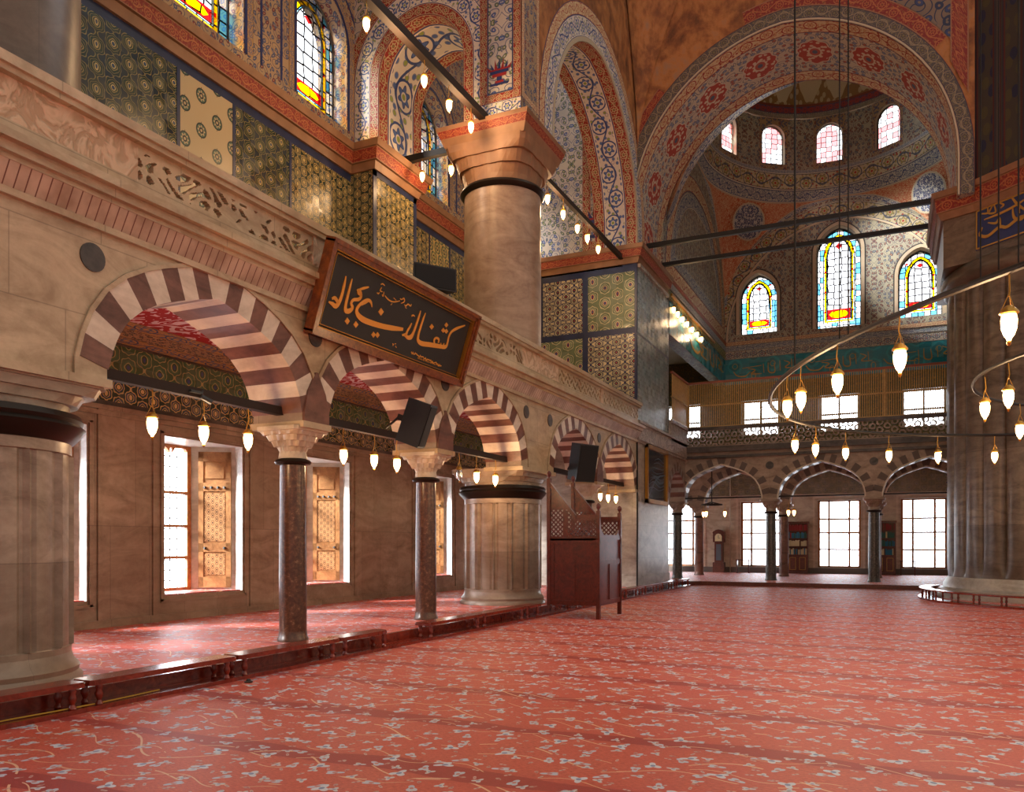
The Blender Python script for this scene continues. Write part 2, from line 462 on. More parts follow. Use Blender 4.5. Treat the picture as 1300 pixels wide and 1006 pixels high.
def medallion(name, bg, dark, mid, per=(.62, .5), rx=.13, ry=.17):
    g = G(name, .3); u, v = g.uv()
    a = u / per[0]; b = v / per[1]; rw = b.floor(); a = a + (rw * .5).frac()
    X = (a.frac() - .5) * per[0]; Y = (b.frac() - .5) * per[1]
    r = ((X / rx) * (X / rx) + (Y / ry) * (Y / ry)).sqrt(); th = g.m('ARCTAN2', Y / ry, X / rx)
    c = g.mix((X.abs() < .006), bg, dark)
    c = g.mix(r < 1.0, c, dark); c = g.mix(r < .82, c, mid); c = g.mix(r < ((th * 8.0).cos() * .14 + .6), c, bg)
    c = g.mix(r < .42, c, dark); c = g.mix(r < .2, c, bg)
    g.color(c); M[name] = g.mat
medallion('tile_medallion', '#bfab84', '#26332f', '#4f6a58', (.82, .34), .135, .145)
medallion('tile_ogee', '#b9a060', '#2b3a34', '#6d7b52', (.4, .34), .17, .2)

def scroll(name, bg, line, flo, core, edge, edge2=None, rev=1.0, fr=.2, rough=.6):
    """running vine with blossoms; u counts band widths, v 0..1 across"""
    g = G(name, rough); u, v = g.uv()
    w = (u * PI).sin() * .2
    y = v - .5
    c = hx(bg)
    c = g.mix((y - w).abs() < .035, c, line)
    k = (u + .5).floor(); fu = (u + .5).frac() - .5
    sgn = g.m('MODULO', k.abs(), 2.0) * 2.0 - 1.0
    # the vine peaks half way between integers
    k2 = u.floor(); fu2 = u.frac() - .5
    s2 = g.m('MODULO', k2.abs(), 2.0) * -2.0 + 1.0
    dy = y + s2 * .1
    r = (fu2 * fu2 + dy * dy).sqrt(); th = g.m('ARCTAN2', dy, fu2)
    c = g.mix((r - (fr + .13)).abs() < .028, c, line)
    lob = (th * 6.0).cos() * .05 + fr
    c = g.mix(r < lob, c, line); c = g.mix(r < lob - .035, c, flo)
    c = g.mix(r < fr * .5, c, bg); c = g.mix(r < fr * .32, c, core)
    # leaves
    d, rc = g.voro(g.vec(u * 4.6, v * 4.6), 1.0, .8)
    c = g.mix((d < .33) * (d > .24) * (r > fr + .14) * .7, c, line)
    lf = (d < .24) * (r > fr + .14) * (rc > .12)
    c = g.mix(lf, c, g.mix(rc > .62, flo, core))
    c = g.mix(y.abs() > .43, c, edge)
    if edge2: c = g.mix(y.abs() > .465, c, edge2)
    g.color(c); M[name] = g.mat
scroll('band_blue', '#cfc9bc', '#33487e', '#4a66a0', '#8a9a4a', '#e0d8c6', '#33487e')
scroll('band_red', '#8a1c16', '#b8a680', '#a89a70', '#6c7244', '#b8ac94', '#7c1a16', fr=.2)
scroll('band_red_cream', '#cdbb94', '#963024', '#c8a070', '#963024', '#8d2a20', '#3a4468', fr=.16)
scroll('band_grey', '#b4ad9c', '#3c4660', '#5a6684', '#8f3226', '#c9c0aa', '#333c58')
scroll('band_drum', '#b9ad8c', '#474e5c', '#9a8a48', '#a04028', '#3a4460', '#c9c0a4', fr=.24)
scroll('band_ring', '#4c4644', '#8a7a60', '#564a3c', '#6e6440', '#252a44', '#6a3428', fr=.26)
scroll('band_cornice', '#7c2016', '#a86238', '#9c5a30', '#6e3a1c', '#94694c', None, fr=.14)
scroll('band_green', '#8c8a5c', '#33492f', '#b09a50', '#5b2f26', '#2a3a34', None, fr=.2)
scroll('band_leaf', '#aeb0a8', '#3b4a78', '#5f6e88', '#39486e', '#33406c', '#d0cab8', fr=.12)
scroll('band_redchain', '#34405c', '#a9372a', '#a9372a', '#8d2a20', '#3a4460', None, fr=.3)
scroll('band_ochre', '#b08c58', '#3a4c74', '#5c6e88', '#c09a58', '#5c3a24', '#9c7c48', fr=.2)

def arab(name, bg, line, c1, c2, sc=1.0, vs=1.0, dens=.24, rough=.65):
    """mirrored arabesque panel in metres"""
    g = G(name, rough); u, v = g.uv()
    p = (u * sc).pp(1.0); q = (v * sc * vs).pp(1.0)
    wu = p + (q * 7.0).sin() * .07; wv = q + (p * 6.0).sin() * .07
    x = (wu * 2.0).frac() - .5; y = (wv * 2.0).frac() - .5
    r = (x * x + y * y).sqrt(); th = g.m('ARCTAN2', y, x)
    sp = (th + r * 15.0).sin()
    c = hx(bg)
    c = g.mix((sp.abs() < .28) * (r < .48) * (r > .1), c, line)
    d, rc = g.voro(g.vec(wu, wv), 4.6, .75)
    c = g.mix(d < dens * 1.25, c, line); c = g.mix(d < dens, c, g.mix(rc > .5, c1, c2)); c = g.mix(d < dens * .4, c, bg)
    n = g.noise(g.vec(u, v), 1.2, 3)
    c = g.mix(g.mr(n, .42, .7) * .3, c, line)
    g.color(c); M[name] = g.mat
arab('arab_blue', '#c4beb0', '#3b4d7c', '#4c68a2', '#6f7d48', 1.1)
arab('arab_tan', '#a98f6c', '#42445c', '#7c3226', '#4c5a7c', 1.3)
arab('arab_dim', '#8c7a62', '#34405c', '#4a5a86', '#6c3428', .8)
arab('arab_grey', '#aaa48e', '#444c5c', '#5c6678', '#7c4434', 1.15)
arab('arab_soffit', '#b6ae9a', '#4c5468', '#6a7488', '#9a4438', .8)
arab('arab_redfield', '#b4593a', '#d0b890', '#c07048', '#d0b890', 1.6)
arab('arab_roundel', '#b8b8b0', '#26345e', '#2c3c70', '#26345e', 1.6, dens=.34)
arab('arab_nave', '#7c6a58', '#262f4c', '#33406c', '#262f4c', .55)
arab('arab_vault', '#b0926a', '#2f3c50', '#6a3524', '#3a4a3c', 1.0)
arab('arab_gold', '#6c6234', '#2b3c34', '#a48a3c', '#3b5c4c', 2.2)

def redvault():
    g = G('ceiling_red', .7); u, v = g.uv()
    x = (u * .55).pp(1.0); y = (v * .55).pp(1.0)
    n = g.noise(g.vec(x, y), 4.6, 1.2, .4, 1.8)
    f = (n * 22.0).sin()
    g.color(g.mix(f > .35, '#a80f20', '#e6d0d8')); M['ceiling_red'] = g.mat
redvault()

def stains():
    g = G('brown_painted', .75); x, y, z = g.xyz()
    n = g.noise(g.vec(x, y, z), .8, 5, .65, .6); n2 = g.noise(g.vec(x, y, z * .6), 3.4, 4, .6)
    c = g.ramp(g.mr(n * .6 + n2 * .4, .34, .66), [(0, '#4a2c1a'), (.4, '#87552e'), (.7, '#ad7440'), (1, '#98765a')])
    g.color(c); g.bump(n2, .35, .08); M['brown_painted'] = g.mat
stains()

def stripes(name, cols, per):
    """vertical painted stripes for the great pier's upper faces"""
    g = G(name, .7); u, v = g.uv()
    f = (u / per).frac()
    leaf = ((v * 2.4 + (u / per * 6.28).sin() * .4).sin())
    d, rc = g.voro(g.vec(u * 3.2, v * 2.0), 1.0, .7)
    c = g.ramp(f, cols, True)
    inb = (f > .34) * (f < .86)
    c = g.mix(inb * (d < .34), c, g.mix(rc > .5, '#191f3a', '#453f26'))
    g.color(c); M[name] = g.mat
stripes('pier_stripes', [(0, '#453b34'), (.1, '#481612'), (.16, '#38312b'), (.22, '#1f2133'), (.26, '#501f18'), (.32, '#3a332b'), (.87, '#481612'), (.92, '#2c2a32')], .78)

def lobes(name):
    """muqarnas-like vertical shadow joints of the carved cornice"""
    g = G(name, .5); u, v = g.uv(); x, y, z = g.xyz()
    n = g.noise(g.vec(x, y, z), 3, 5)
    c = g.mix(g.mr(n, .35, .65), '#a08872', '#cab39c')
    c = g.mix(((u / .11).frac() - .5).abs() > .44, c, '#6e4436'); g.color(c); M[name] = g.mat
lobes('carved_niches')
def relief(name, a, b, sc):
    g = G(name, .5); u, v = g.uv(); n = g.noise(g.vec(u, v), sc, 3, .5, 1.6)
    f = (n * 26.0).sin(); g.color(g.mix(g.mr(f, -.4, .6), a, b)); g.bump(f, .5, .02); M[name] = g.mat
relief('carved_relief', '#b89878', '#d2b494', 2.2)
relief('carved_stone', '#8f8274', '#b4a596', 3.0)

# --- glass
def cglass(name, col, lead=.12, sc=5.0, hexa=False, tint2=None, T=.17):
    tn = lambda h: tuple(x * T for x in hx(h)[:3]) + (1,)
    col = tn(col); tint2 = tn(tint2) if tint2 else None
    g = G(name); u, v = g.uv()
    g.nt.nodes.remove(g.bs)
    d, _ = g.voro(g.vec(u, v), sc, .25 if not hexa else .0, 'DISTANCE_TO_EDGE')
    tr = g.n('ShaderNodeBsdfTransparent'); df = g.n('ShaderNodeBsdfDiffuse'); df.inputs[0].default_value = hx('#1c1a1c')
    if tint2:
        d2, rc = g.voro(g.vec(u, v), sc, .25); g.set(tr.inputs[0], g.mix(rc > .55, col, tint2))
    else: tr.inputs[0].default_value = col
    mx = g.n('ShaderNodeMixShader'); g.set(mx.inputs[0], d < lead)
    g.nt.links.new(tr.outputs[0], mx.inputs[1]); g.nt.links.new(df.outputs[0], mx.inputs[2]); g.nt.links.new(mx.outputs[0], g.out.inputs[0])
    M[name] = g.mat
cglass('glass_white', '#ffffff', .075, 3.2, T=.085)
cglass('glass_edge', '#ffffff', .08, 3.8, tint2='#5fb4dc', T=.10)
cglass('glass_yellow', '#e8b400', .05, 2.4); cglass('glass_red', '#c01414', .03, 3.0, T=.13); cglass('glass_red_small', '#d02020', .0, 3.0, T=.95)
cglass('glass_cyan', '#58b4d8', .05, 3.0, tint2='#a8dcf0'); cglass('glass_drum', '#ffffff', .06, 4.2, tint2='#f0a0a0', T=.07)
for nm, T in (('window_glass', .6), ('far_glass', .3)):
    g = G(nm); g.nt.nodes.remove(g.bs)
    tr = g.n('ShaderNodeBsdfTransparent'); tr.inputs[0].default_value = (T * .97, T, T * 1.04, 1)
    gl = g.n('ShaderNodeBsdfGlossy'); gl.inputs['Roughness'].default_value = .02
    mx = g.n('ShaderNodeMixShader'); mx.inputs[0].default_value = .05
    g.nt.links.new(tr.outputs[0], mx.inputs[1]); g.nt.links.new(gl.outputs[0], mx.inputs[2]); g.nt.links.new(mx.outputs[0], g.out.inputs[0])
    M[nm] = g.mat
g = G('lamp_glow', .3); g.color(hx('#fff0d0')); g.bs.inputs['Emission Color'].default_value = (1, .62, .26, 1)
g.bs.inputs['Emission Strength'].default_value = 9.0; M['lamp_glow'] = g.mat
g.mat.cycles.emission_sampling = 'NONE'
g = G('lamp_bulb', .3); g.bs.inputs['Emission Color'].default_value = (1, .8, .5, 1)
g.bs.inputs['Emission Strength'].default_value = 30.0; M['lamp_bulb'] = g.mat; g.mat.cycles.emission_sampling = 'NONE'
g = G('clear_glass', .05); g.color(hx('#cfd4d0')); g.bs.inputs['Transmission Weight'].default_value = .8; M['clear_glass'] = g.mat

def latticework(name, a, b, per):
    """interlaced inlay on shutters"""
    g = G(name, .5); u, v = g.uv(); k = 2 * PI / per
    x = u * k; y = v * k
    f = x.cos() + (x * .5 + y * .866).cos() + (x * .5 - y * .866).cos()
    g.color(g.mix((f.abs() < .42).mx(f > 2.2), a, b)); M[name] = g.mat
latticework('shutter_inlay', '#a87c50', '#40230f', .13)
YN = -30
plain('cornice_stone', '#946c4c', .55, var=.3); plain('tile_border', '#2c3658', .35, var=.4)
# ------------------------------------------------------------------ measures (metres; camera stands at the origin, +Y runs along the side arcade)
XF, XB, XA, XW = -7.7, -8.6, -8.1, -12.3        # arcade face, back face, column axis, outer wall
PL = .15                                        # raised floors
_P3 = P3
def P3(axis, s, d, z):
    return axis(s, d, z) if callable(axis) else _P3(axis, s, d, z)

def pierced(mb, axis, d0, d1, s0, s1, z0, z1, res, fn, mi=0):
    ns = max(1, round((s1 - s0) / res)); nz = max(1, round((z1 - z0) / res))
    ds, dz = (s1 - s0) / ns, (z1 - z0) / nz
    sol = [[fn(s0 + (i + .5) * ds, z0 + (j + .5) * dz) for j in range(nz)] for i in range(ns)]
    S_ = lambda i, j: 0 <= i < ns and 0 <= j < nz and sol[i][j]
    for i in range(ns):
        j = 0
        while j < nz:
            if not sol[i][j]: j += 1; continue
            k = j
            while k < nz and sol[i][k]: k += 1
            a, b, c, e = s0 + i * ds, s0 + (i + 1) * ds, z0 + j * dz, z0 + k * dz
            for d in (d0, d1): mb.face([P3(axis, a, d, c), P3(axis, b, d, c), P3(axis, b, d, e), P3(axis, a, d, e)], mi)
            for z in (c, e): mb.face([P3(axis, a, d0, z), P3(axis, b, d0, z), P3(axis, b, d1, z), P3(axis, a, d1, z)], mi)
            j = k
        for j in range(nz):
            if sol[i][j]:
                for ii, s in ((i - 1, s0 + i * ds), (i + 1, s0 + (i + 1) * ds)):
                    if not S_(ii, j):
                        c, e = z0 + j * dz, z0 + (j + 1) * dz
                        mb.face([P3(axis, s, d0, c), P3(axis, s, d1, c), P3(axis, s, d1, e), P3(axis, s, d0, e)], mi)

def panelq(mb, axis, d, s0, s1, z0, z1, mi=0, proud=0.0):
    mb.face([P3(axis, s0, d + proud, z0), P3(axis, s1, d + proud, z0), P3(axis, s1, d + proud, z1), P3(axis, s0, d + proud, z1)], mi)

# ------------------------------------------------------------------ floors
b = MB(); b.face([(-7.25, YN, 0), (14, YN, 0), (14, 34, 0), (-7.25, 34, 0)])
b.face([(-7.25, YN, -.2), (14, YN, -.2), (14, 34, -.2), (-7.25, 34, -.2)]); b.build('floor', 'carpet', kind='structure')
b = MB(); b.box(-13.4, -7.3, YN, 42.4, -.1, PL); b.build('side_floor', 'carpet', kind='structure')
b = MB(); b.box(-7.301, -7.23, -2, 31.2, 0, .17); b.build('step_riser', 'mahogany', bpy.data.objects['side_floor'])
b = MB(); b.box(-7.3, 14, 31.2, 42.4, -.1, PL); ff = b.build('far_floor', 'carpet', kind='structure'); b = MB(); b.box(-7.3, 14, 31.16, 31.2, 0, .155); b.build('step_riser', 'case_wood', ff)

# ------------------------------------------------------------------ side arcade wall
AW = 1.6
SIDE_ARCHES = [(7.72, AW), (11.5, AW), (15.3, AW), (20.45, AW), (24.2, AW)]
def side_pts(c, w=AW, foot=3.3): return arch(c, w, 3.48, 1.2, 'side', foot)
ops = [(side_pts(c, w), None) for c, w in SIDE_ARCHES]
b = MB(); wall(b, 'Y', XF, XB, YN, 26.1, 3.3, 5.25, ops, 0, 1, 1)
wall_arc = b.build('wall_side_arcade', ['marble_warm', 'marble_wall'], kind='structure')
for i, (c, w) in enumerate(SIDE_ARCHES):
    v = MB(); voussoirs(v, 'Y', XF, XB, arch(c, w, 3.48, 1.2, 'side'), .36, 19)
    v.build('voussoirs', ['red_breccia', 'marble_light'], wall_arc)
    v = MB(); ring(v, 'Y', XF, arch(c, w, 3.48, 1.2, 'side', 3.34), .36, .41, 0, .035); v.build('arch_moulding', 'marble_warm', wall_arc)
v = MB()
for s0, s1 in ((YN, 6.12), (9.32, 9.9), (13.1, 13.7), (16.9, 18.85), (22.05, 22.6), (25.8, 26.1)):
    v.box(XB - .04, XF + .05, s0 - .03, s1 + .03, 3.27, 3.36)
v.build('impost_moulding', 'marble_warm', wall_arc)
v = MB()
for y in (9.61, 13.4, 22.3):
    q = [(y - .28, 3.36), (y + .28, 3.36), (y + .28, 3.5), (y + .2, 3.8), (y + .02, 4.1), (y - .02, 4.1), (y - .2, 3.8), (y - .28, 3.5)]
    v.prism(q, lambda a, c: (XF + .042, a, c), lambda a, c: (XF - .1, a, c))
v.build('springer_block', 'red_breccia', wall_arc)
ROUND = [4.45, 5.94, 9.61, 13.43, 17.18, 18.61, 22.3]
v = MB()
for y in ROUND:
    R = .15 if y != 22.3 else .14
    pts = [(y + R * math.cos(t * PI / 12), 4.63 + R * math.sin(t * PI / 12)) for t in range(24)]
    v.prism(pts, lambda a, c: (XF + .015, a, c), lambda a, c: (XF - .05, a, c))
v.build('stone_roundels', 'dark_stone', wall_arc)

# cornice, relief and pierced balustrade
bal = struct_root('balustrade')
v = MB()
for x, z0, z1 in ((.06, 4.93, 5.0), (.16, 5.22, 5.27), (.22, 5.27, 5.36), (.3, 5.36, 5.44)):
    v.box(XF - .12, XF + x, YN, 26.1, z0, z1)
v.box(XF - .12, XF + .1, YN, 26.1, 5.44, 5.62); v.box(XF - .12, XF + .16, YN, 26.1, 5.44, 5.5)
v.build('cornice', 'marble_warm', bal)
v = MB(); v.face([(XF + .03, YN, 5.0), (XF + .03, 26.1, 5.0), (XF + .15, 26.1, 5.22), (XF + .15, YN, 5.22)]); v.build('niche_row', 'carved_niches', bal)
def holes(u, v_):
    if v_ < 5.66 or v_ > 5.98: return True
    f = math.sin(19 * u + 2.2 * math.sin(15 * v_ + 3.1 * u)) * math.cos(24 * v_ + 2.6 * math.sin(9 * u + 1))
    return f < .16
def lat(u, v_):
    if v_ < 5.66 or v_ > 5.98: return True
    a, c = u * 30, v_ * 30
    return math.sin(a) * math.cos(c) + .5 * math.sin(a * .5 + c) < .28
for s0, s1, fn in ((6.45, 9.45, holes), (9.6, 13.3, holes), (13.6, 16.8, holes), (19.0, 22.2, lat), (22.4, 26.0, lat)):
    v = MB(); pierced(v, 'Y', XF + .08, XF, s0, s1, 5.62, 6.04, .016, fn); v.build('pierced_panel', 'marble_warm', bal)
v = MB(); v.box(XF, XF + .08, YN, 6.45, 5.62, 6.04); v.box(XF, XF + .08, 16.8, 19.0, 5.62, 6.04)
for s in (9.45, 13.3, 22.2): v.box(XF - .02, XF + .1, s, s + .3 if s != 22.2 else s + .2, 5.62, 6.04)
v.build('relief_panel', 'carved_relief', bal)
v = MB(); v.box(XF - .06, XF + .16, YN, 26.1, 6.04, 6.1); v.box(XF - .08, XF + .2, YN, 26.1, 6.1, 6.2); v.build('handrail', 'marble_warm', bal)

# ------------------------------------------------------------------ outer wall with deep windows (ground floor)
WIN_Y = [-2.4, 1.2, 4.75, 8.38, 12.0, 15.68, 20.87, 24.4, 28.0, 31.8, 35.4, 39.0]
WW, WS, WT = 1.0, .62, 3.6
ops = [(arch(c, WW, WT, 0, 'rect'), WS) for c in WIN_Y]
b = MB(); wall(b, 'Y', XW, XW - .2, YN, 42.4, 0, 5.4, ops, 0, 0, 1)
wl = b.build('wall_left', ['marble_wall', 'reveal_stone'], kind='structure')
v = MB()
for z0, z1, m in ((3.98, 4.06, 0), (4.06, 4.5, 1), (4.5, 4.58, 0), (4.58, 5.06, 2), (5.06, 5.12, 0)):
    panelq(v, 'Y', XW, YN, 30.3, z0, z1, m, .012)
v.build('tile_frieze', ['dark_stone', 'tile_frieze_low', 'tile_frieze_green'], wl)
v = MB()   # raised marble frames: around windows, pilaster strips and base
for c in WIN_Y:
    for s0, s1, z0, z1 in ((c - 1.28, c - 1.2, PL, 3.9), (c + 1.2, c + 1.28, PL, 3.9), (c - 1.2, c + 1.2, 3.8, 3.88),
                           (c - 1.1, c - 1.04, .52, 3.68), (c + 1.04, c + 1.1, .52, 3.68), (c - 1.1, c + 1.1, 3.64, 3.7), (c - 1.1, c + 1.1, .5, .56)):
        v.box(XW, XW + .03, s0, s1, z0, z1)
v.box(XW, XW + .04, YN, 42, 3.9, 3.98); v.box(XW, XW + .035, YN, 42, PL, .28)
v.build('wall_mouldings', 'marble_wall', wl)
v = MB()
v.box(XW - 1.5, XW - .2, YN, 42.4, 5.25, 5.4)
v.build('wall_head', 'plaster', wl)

def make_window():
    """local frame: x = depth (0 inner face, negative outward), y along the wall"""
    r = struct_root('window_1')
    v = MB(); D = 1.0; o = .52
    zt, zb = WT, WS
    for sg in (-1, 1):
        v.hexa([(-.2, sg * WW, zb), (-.2, sg * WW, zt), (-.2, sg * (WW + .3), zt), (-.2, sg * (WW + .3), zb)],
               [(-D, sg * o, zb), (-D, sg * o, zt), (-D, sg * (o + .8), zt), (-D, sg * (o + .8), zb)])
    v.box(-D, -.0, -1.6, 1.6, zb - .3, zb - .001) if False else None
    v.box(-D, -.2, -1.5, 1.5, zt, zt + .25)
    v.build('reveal', 'reveal_stone', r)
    v = MB(); v.box(-D, -.2, -1.5, 1.5, zb - .3, zb); v.build('sill', 'reveal_stone', r)
    v = MB(); v.box(-D + .04, -.03, -WW + .02, WW - .02, zb + .0, zb + .02); v.build('sill_carpet', 'carpet', r)
    f = MB(); x0, x1 = -D - .02, -D + .06
    f.box(x0, x1, -o, -o + .06, zb, zt); f.box(x0, x1, o - .1, o, zb, zt)
    f.box(x0, x1, -o, o, zb, zb + .08); f.box(x0, x1, -o, o, zt - .06, zt)
    for z in (1.28, 1.92, 2.6): f.box(x0, x1, -o, o, z, z + .06)
    # little corner arches of the top lights
    for sg in (-1, 1):
        for s in (0, 1):
            a = sg * (.03 if s == 0 else .46); q = sg * (.12 if s == 0 else .37)
            f.hexa([(x0, a, zt - .06), (x0, q, zt - .06), (x0, a, zt - .17), (x0, a, zt - .17)][:3], [(x1, a, zt - .06), (x1, q, zt - .06), (x1, a, zt - .17)])
    f.build('frame', 'frame_wood', r)
    p = MB(); p.face([(-D, -o, zb), (-D, o, zb), (-D, o, zt), (-D, -o, zt)]); p.build('pane', 'window_glass', r)
    g_ = MB()
    for k in range(1, 6): g_.tube([(-D - .16, -o + k * .173, zb), (-D - .16, -o + k * .173, zt)], .013, 5)
    for k in range(1, 14): g_.tube([(-D - .16, -o, zb + k * .213), (-D - .16, o, zb + k * .213)], .013, 5)
    g_.build('iron_grille', 'steel', r)
    # folded shutter leaf lying against the splayed reveal (far side) and its twin
    for sg in (1, -1):
        s_ = MB(); t = MB(); n_ = MB()
        A = Vector((-.27, sg * (WW - .03), 0)); B = Vector((-.82, sg * (o + .1), 0)); d = (B - A).normalized(); nr = Vector((d.y, -d.x, 0)) * sg * -1
        if nr.y * sg > 0: nr = -nr
        W = (B - A).length
        def lp(u, z, h): q = A + d * u + nr * h; return (q.x, q.y, z)
        def slab(mb, u0, u1, z0, z1, h0, h1, mi=0):
            mb.hexa([lp(u0, z0, h0), lp(u1, z0, h0), lp(u1, z1, h0), lp(u0, z1, h0)], [lp(u0, z0, h1), lp(u1, z0, h1), lp(u1, z1, h1), lp(u0, z1, h1)], mi)
        slab(s_, 0, W, .68, 3.5, .01, .05)
        for u0, u1, z0, z1 in ((0, .1, .68, 3.5), (W - .1, W, .68, 3.5), (0, W, .68, .9), (0, W, 1.42, 1.6), (0, W, 2.68, 2.86), (0, W, 3.3, 3.5), (.14, W - .14, 2.95, 3.2)):
            slab(s_, u0, u1, z0, z1, .05, .065)
        leaf = s_.build('shutter', 'shutter_wood', r)
        uvq = lambda z0, z1: [(0, z0), (W, z0), (W, z1), (0, z1)]
        for z0, z1 in ((.94, 1.38), (1.64, 2.64)):
            t.face([lp(.12, z0, .056), lp(W - .12, z0, .056), lp(W - .12, z1, .056), lp(.12, z1, .056)], 0, uvq(z0, z1))
        t.build('inlay', 'shutter_inlay', leaf)
        for z in (1.5, 2.76):
            for u in ((.13, .26, .39, .52) if z > 2 else (.13, .52)):
                c = Vector(lp(u, z, .07)); n_.box(c.x - .02, c.x + .02, c.y - .02, c.y + .02, z - .022, z + .022)
        n_.build('stud', 'iron', leaf)
    return r
w1 = make_window(); w1.location = (XW, WIN_Y[0], 0)
NWIN = 1
for y in WIN_Y[1:]:
    NWIN += 1; q = dup(w1, (XW, y, 0)); q.name = 'window_%d' % NWIN

# aisle ceiling: painted cove, then the red arabesque vault
v = MB()
for k in range(3):
    x0, x1 = XW + k * .24, XW + (k + 1) * .24; z0, z1 = 5.1 + k * .07, 5.1 + (k + 1) * .07
    L = 30.3 / .35
    v.face([(x0, YN, z0), (x0, 30.3, z0), (x1, 30.3, z1), (x1, YN, z1)], k % 2, [(0, 0), (L, 0), (L, 1), (0, 1)])
v.face([(XW + .72, YN, 5.31), (XW + .72, 33.0, 5.31), (XB, 33.0, 5.31), (XB, YN, 5.31)], 2)
v.box(XW - .2, XB, YN, 42.4, 5.33, 5.45, 3)
v.build('ceiling_aisle', ['band_ochre', 'arab_vault', 'ceiling_red', 'plaster'], kind='structure')
v = MB(); v.box(XB, 14, 33.7, 42.4, 5.2, 5.42); v.box(XW, XB, 30.3, 42.4, 5.2, 5.32); v.build('ceiling_far', 'plaster', kind='structure')

# ------------------------------------------------------------------ upper gallery wall
v = MB()
rows = [(YN, 9.4, 0), (9.4, 11.28, 0), (11.36, 12.72, 1), (12.8, 14.45, 0), (14.53, 16.75, 2), (18.65, 20.5, 2), (20.58, 21.7, 3), (21.78, 26.1, 2), (26.1, 42.4, 5)]
for a, c, m in rows: panelq(v, 'Y', XW, a, c, 5.4, 10.62, m)
for s in (11.28, 12.72, 14.45, 20.5, 21.7): v.box(XW - .1, XW + .01, s, s + .08, 5.4, 10.62, 4)
panelq(v, 'Y', XW, YN, 26.1, 10.62, 10.8, 4)
v.face([(XW - .2, YN, 5.4), (XW - .2, 42.4, 5.4), (XW - .2, 42.4, 11.2), (XW - .2, YN, 11.2)], 5)
wg = v.build('wall_gallery', ['tile_green', 'tile_medallion', 'tile_gold', 'tile_ogee', 'tile_border', 'marble_wall'], kind='structure')
v = MB()  # tiled pilaster
v.box(XW - .1, -11.6, 16.74, 18.65, 5.4, 10.8, 0); v.box(-11.62, -11.59, 16.7, 16.84, 5.4, 10.8, 1); v.box(-11.62, -11.59, 18.55, 18.69, 5.4, 10.8, 1)
v.box(-11.62, -11.59, 16.7, 18.69, 10.66, 10.8, 1)
v.build('tiled_pilaster', ['tile_gold', 'tile_border'], wg)

def cornice(mb, path, z0, out=(.12, .26, .36), sgn=1, mats=(0, 1, 0), hs=(.17, .27, .14)):
    """moulded cornice along a 2-D path (x,y); out = projections to the right-hand side of travel"""
    z = z0
    prev = 0.0
    for o, h, m in zip(out, hs, mats):
        def off(dist):
            P = []
            for i, p in enumerate(path):
                a = path[max(i - 1, 0)]; c = path[min(i + 1, len(path) - 1)]
                n1 = Vector((p[1] - a[1], -(p[0] - a[0]))) if i > 0 else None
                n2 = Vector((c[1] - p[1], -(c[0] - p[0]))) if i < len(path) - 1 else None
                if n1 is None: n = n2.normalized()
                elif n2 is None: n = n1.normalized()
                else:
                    n1.normalize(); n2.normalize(); n = (n1 + n2); n = n / max(.3, n.length_squared) * 2
                    n = n
                P.append((p[0] + n.x * dist * sgn, p[1] + n.y * dist * sgn))
            return P
        lo, hi, inn = off(prev + (o - prev) * .5), off(o), off(-.05)
        L = 0
        for i in range(len(path) - 1):
            l = math.dist(path[i], path[i + 1])
            u0, u1 = L / h, (L + l) / h; L += l
            A, B, C, D = lo[i], lo[i + 1], hi[i + 1], hi[i]
            mb.face([(*A, z), (*B, z), (*C, z + h), (*D, z + h)], m, [(u0, 0), (u1, 0), (u1, 1), (u0, 1)])
            mb.face([(*inn[i], z), (*inn[i + 1], z), (*B, z), (*A, z)], 0)
            mb.face([(*inn[i], z + h), (*inn[i + 1], z + h), (*C, z + h), (*D, z + h)], 0)
        prev = o; z += h
v = MB(); cornice(v, [(XW, YN), (XW, 16.74), (-11.6, 16.74), (-11.6, 18.65), (XW, 18.65), (XW, 26.1)], 10.8)
v.build('gallery_cornice', ['cornice_stone', 'band_cornice'], kind='structure')

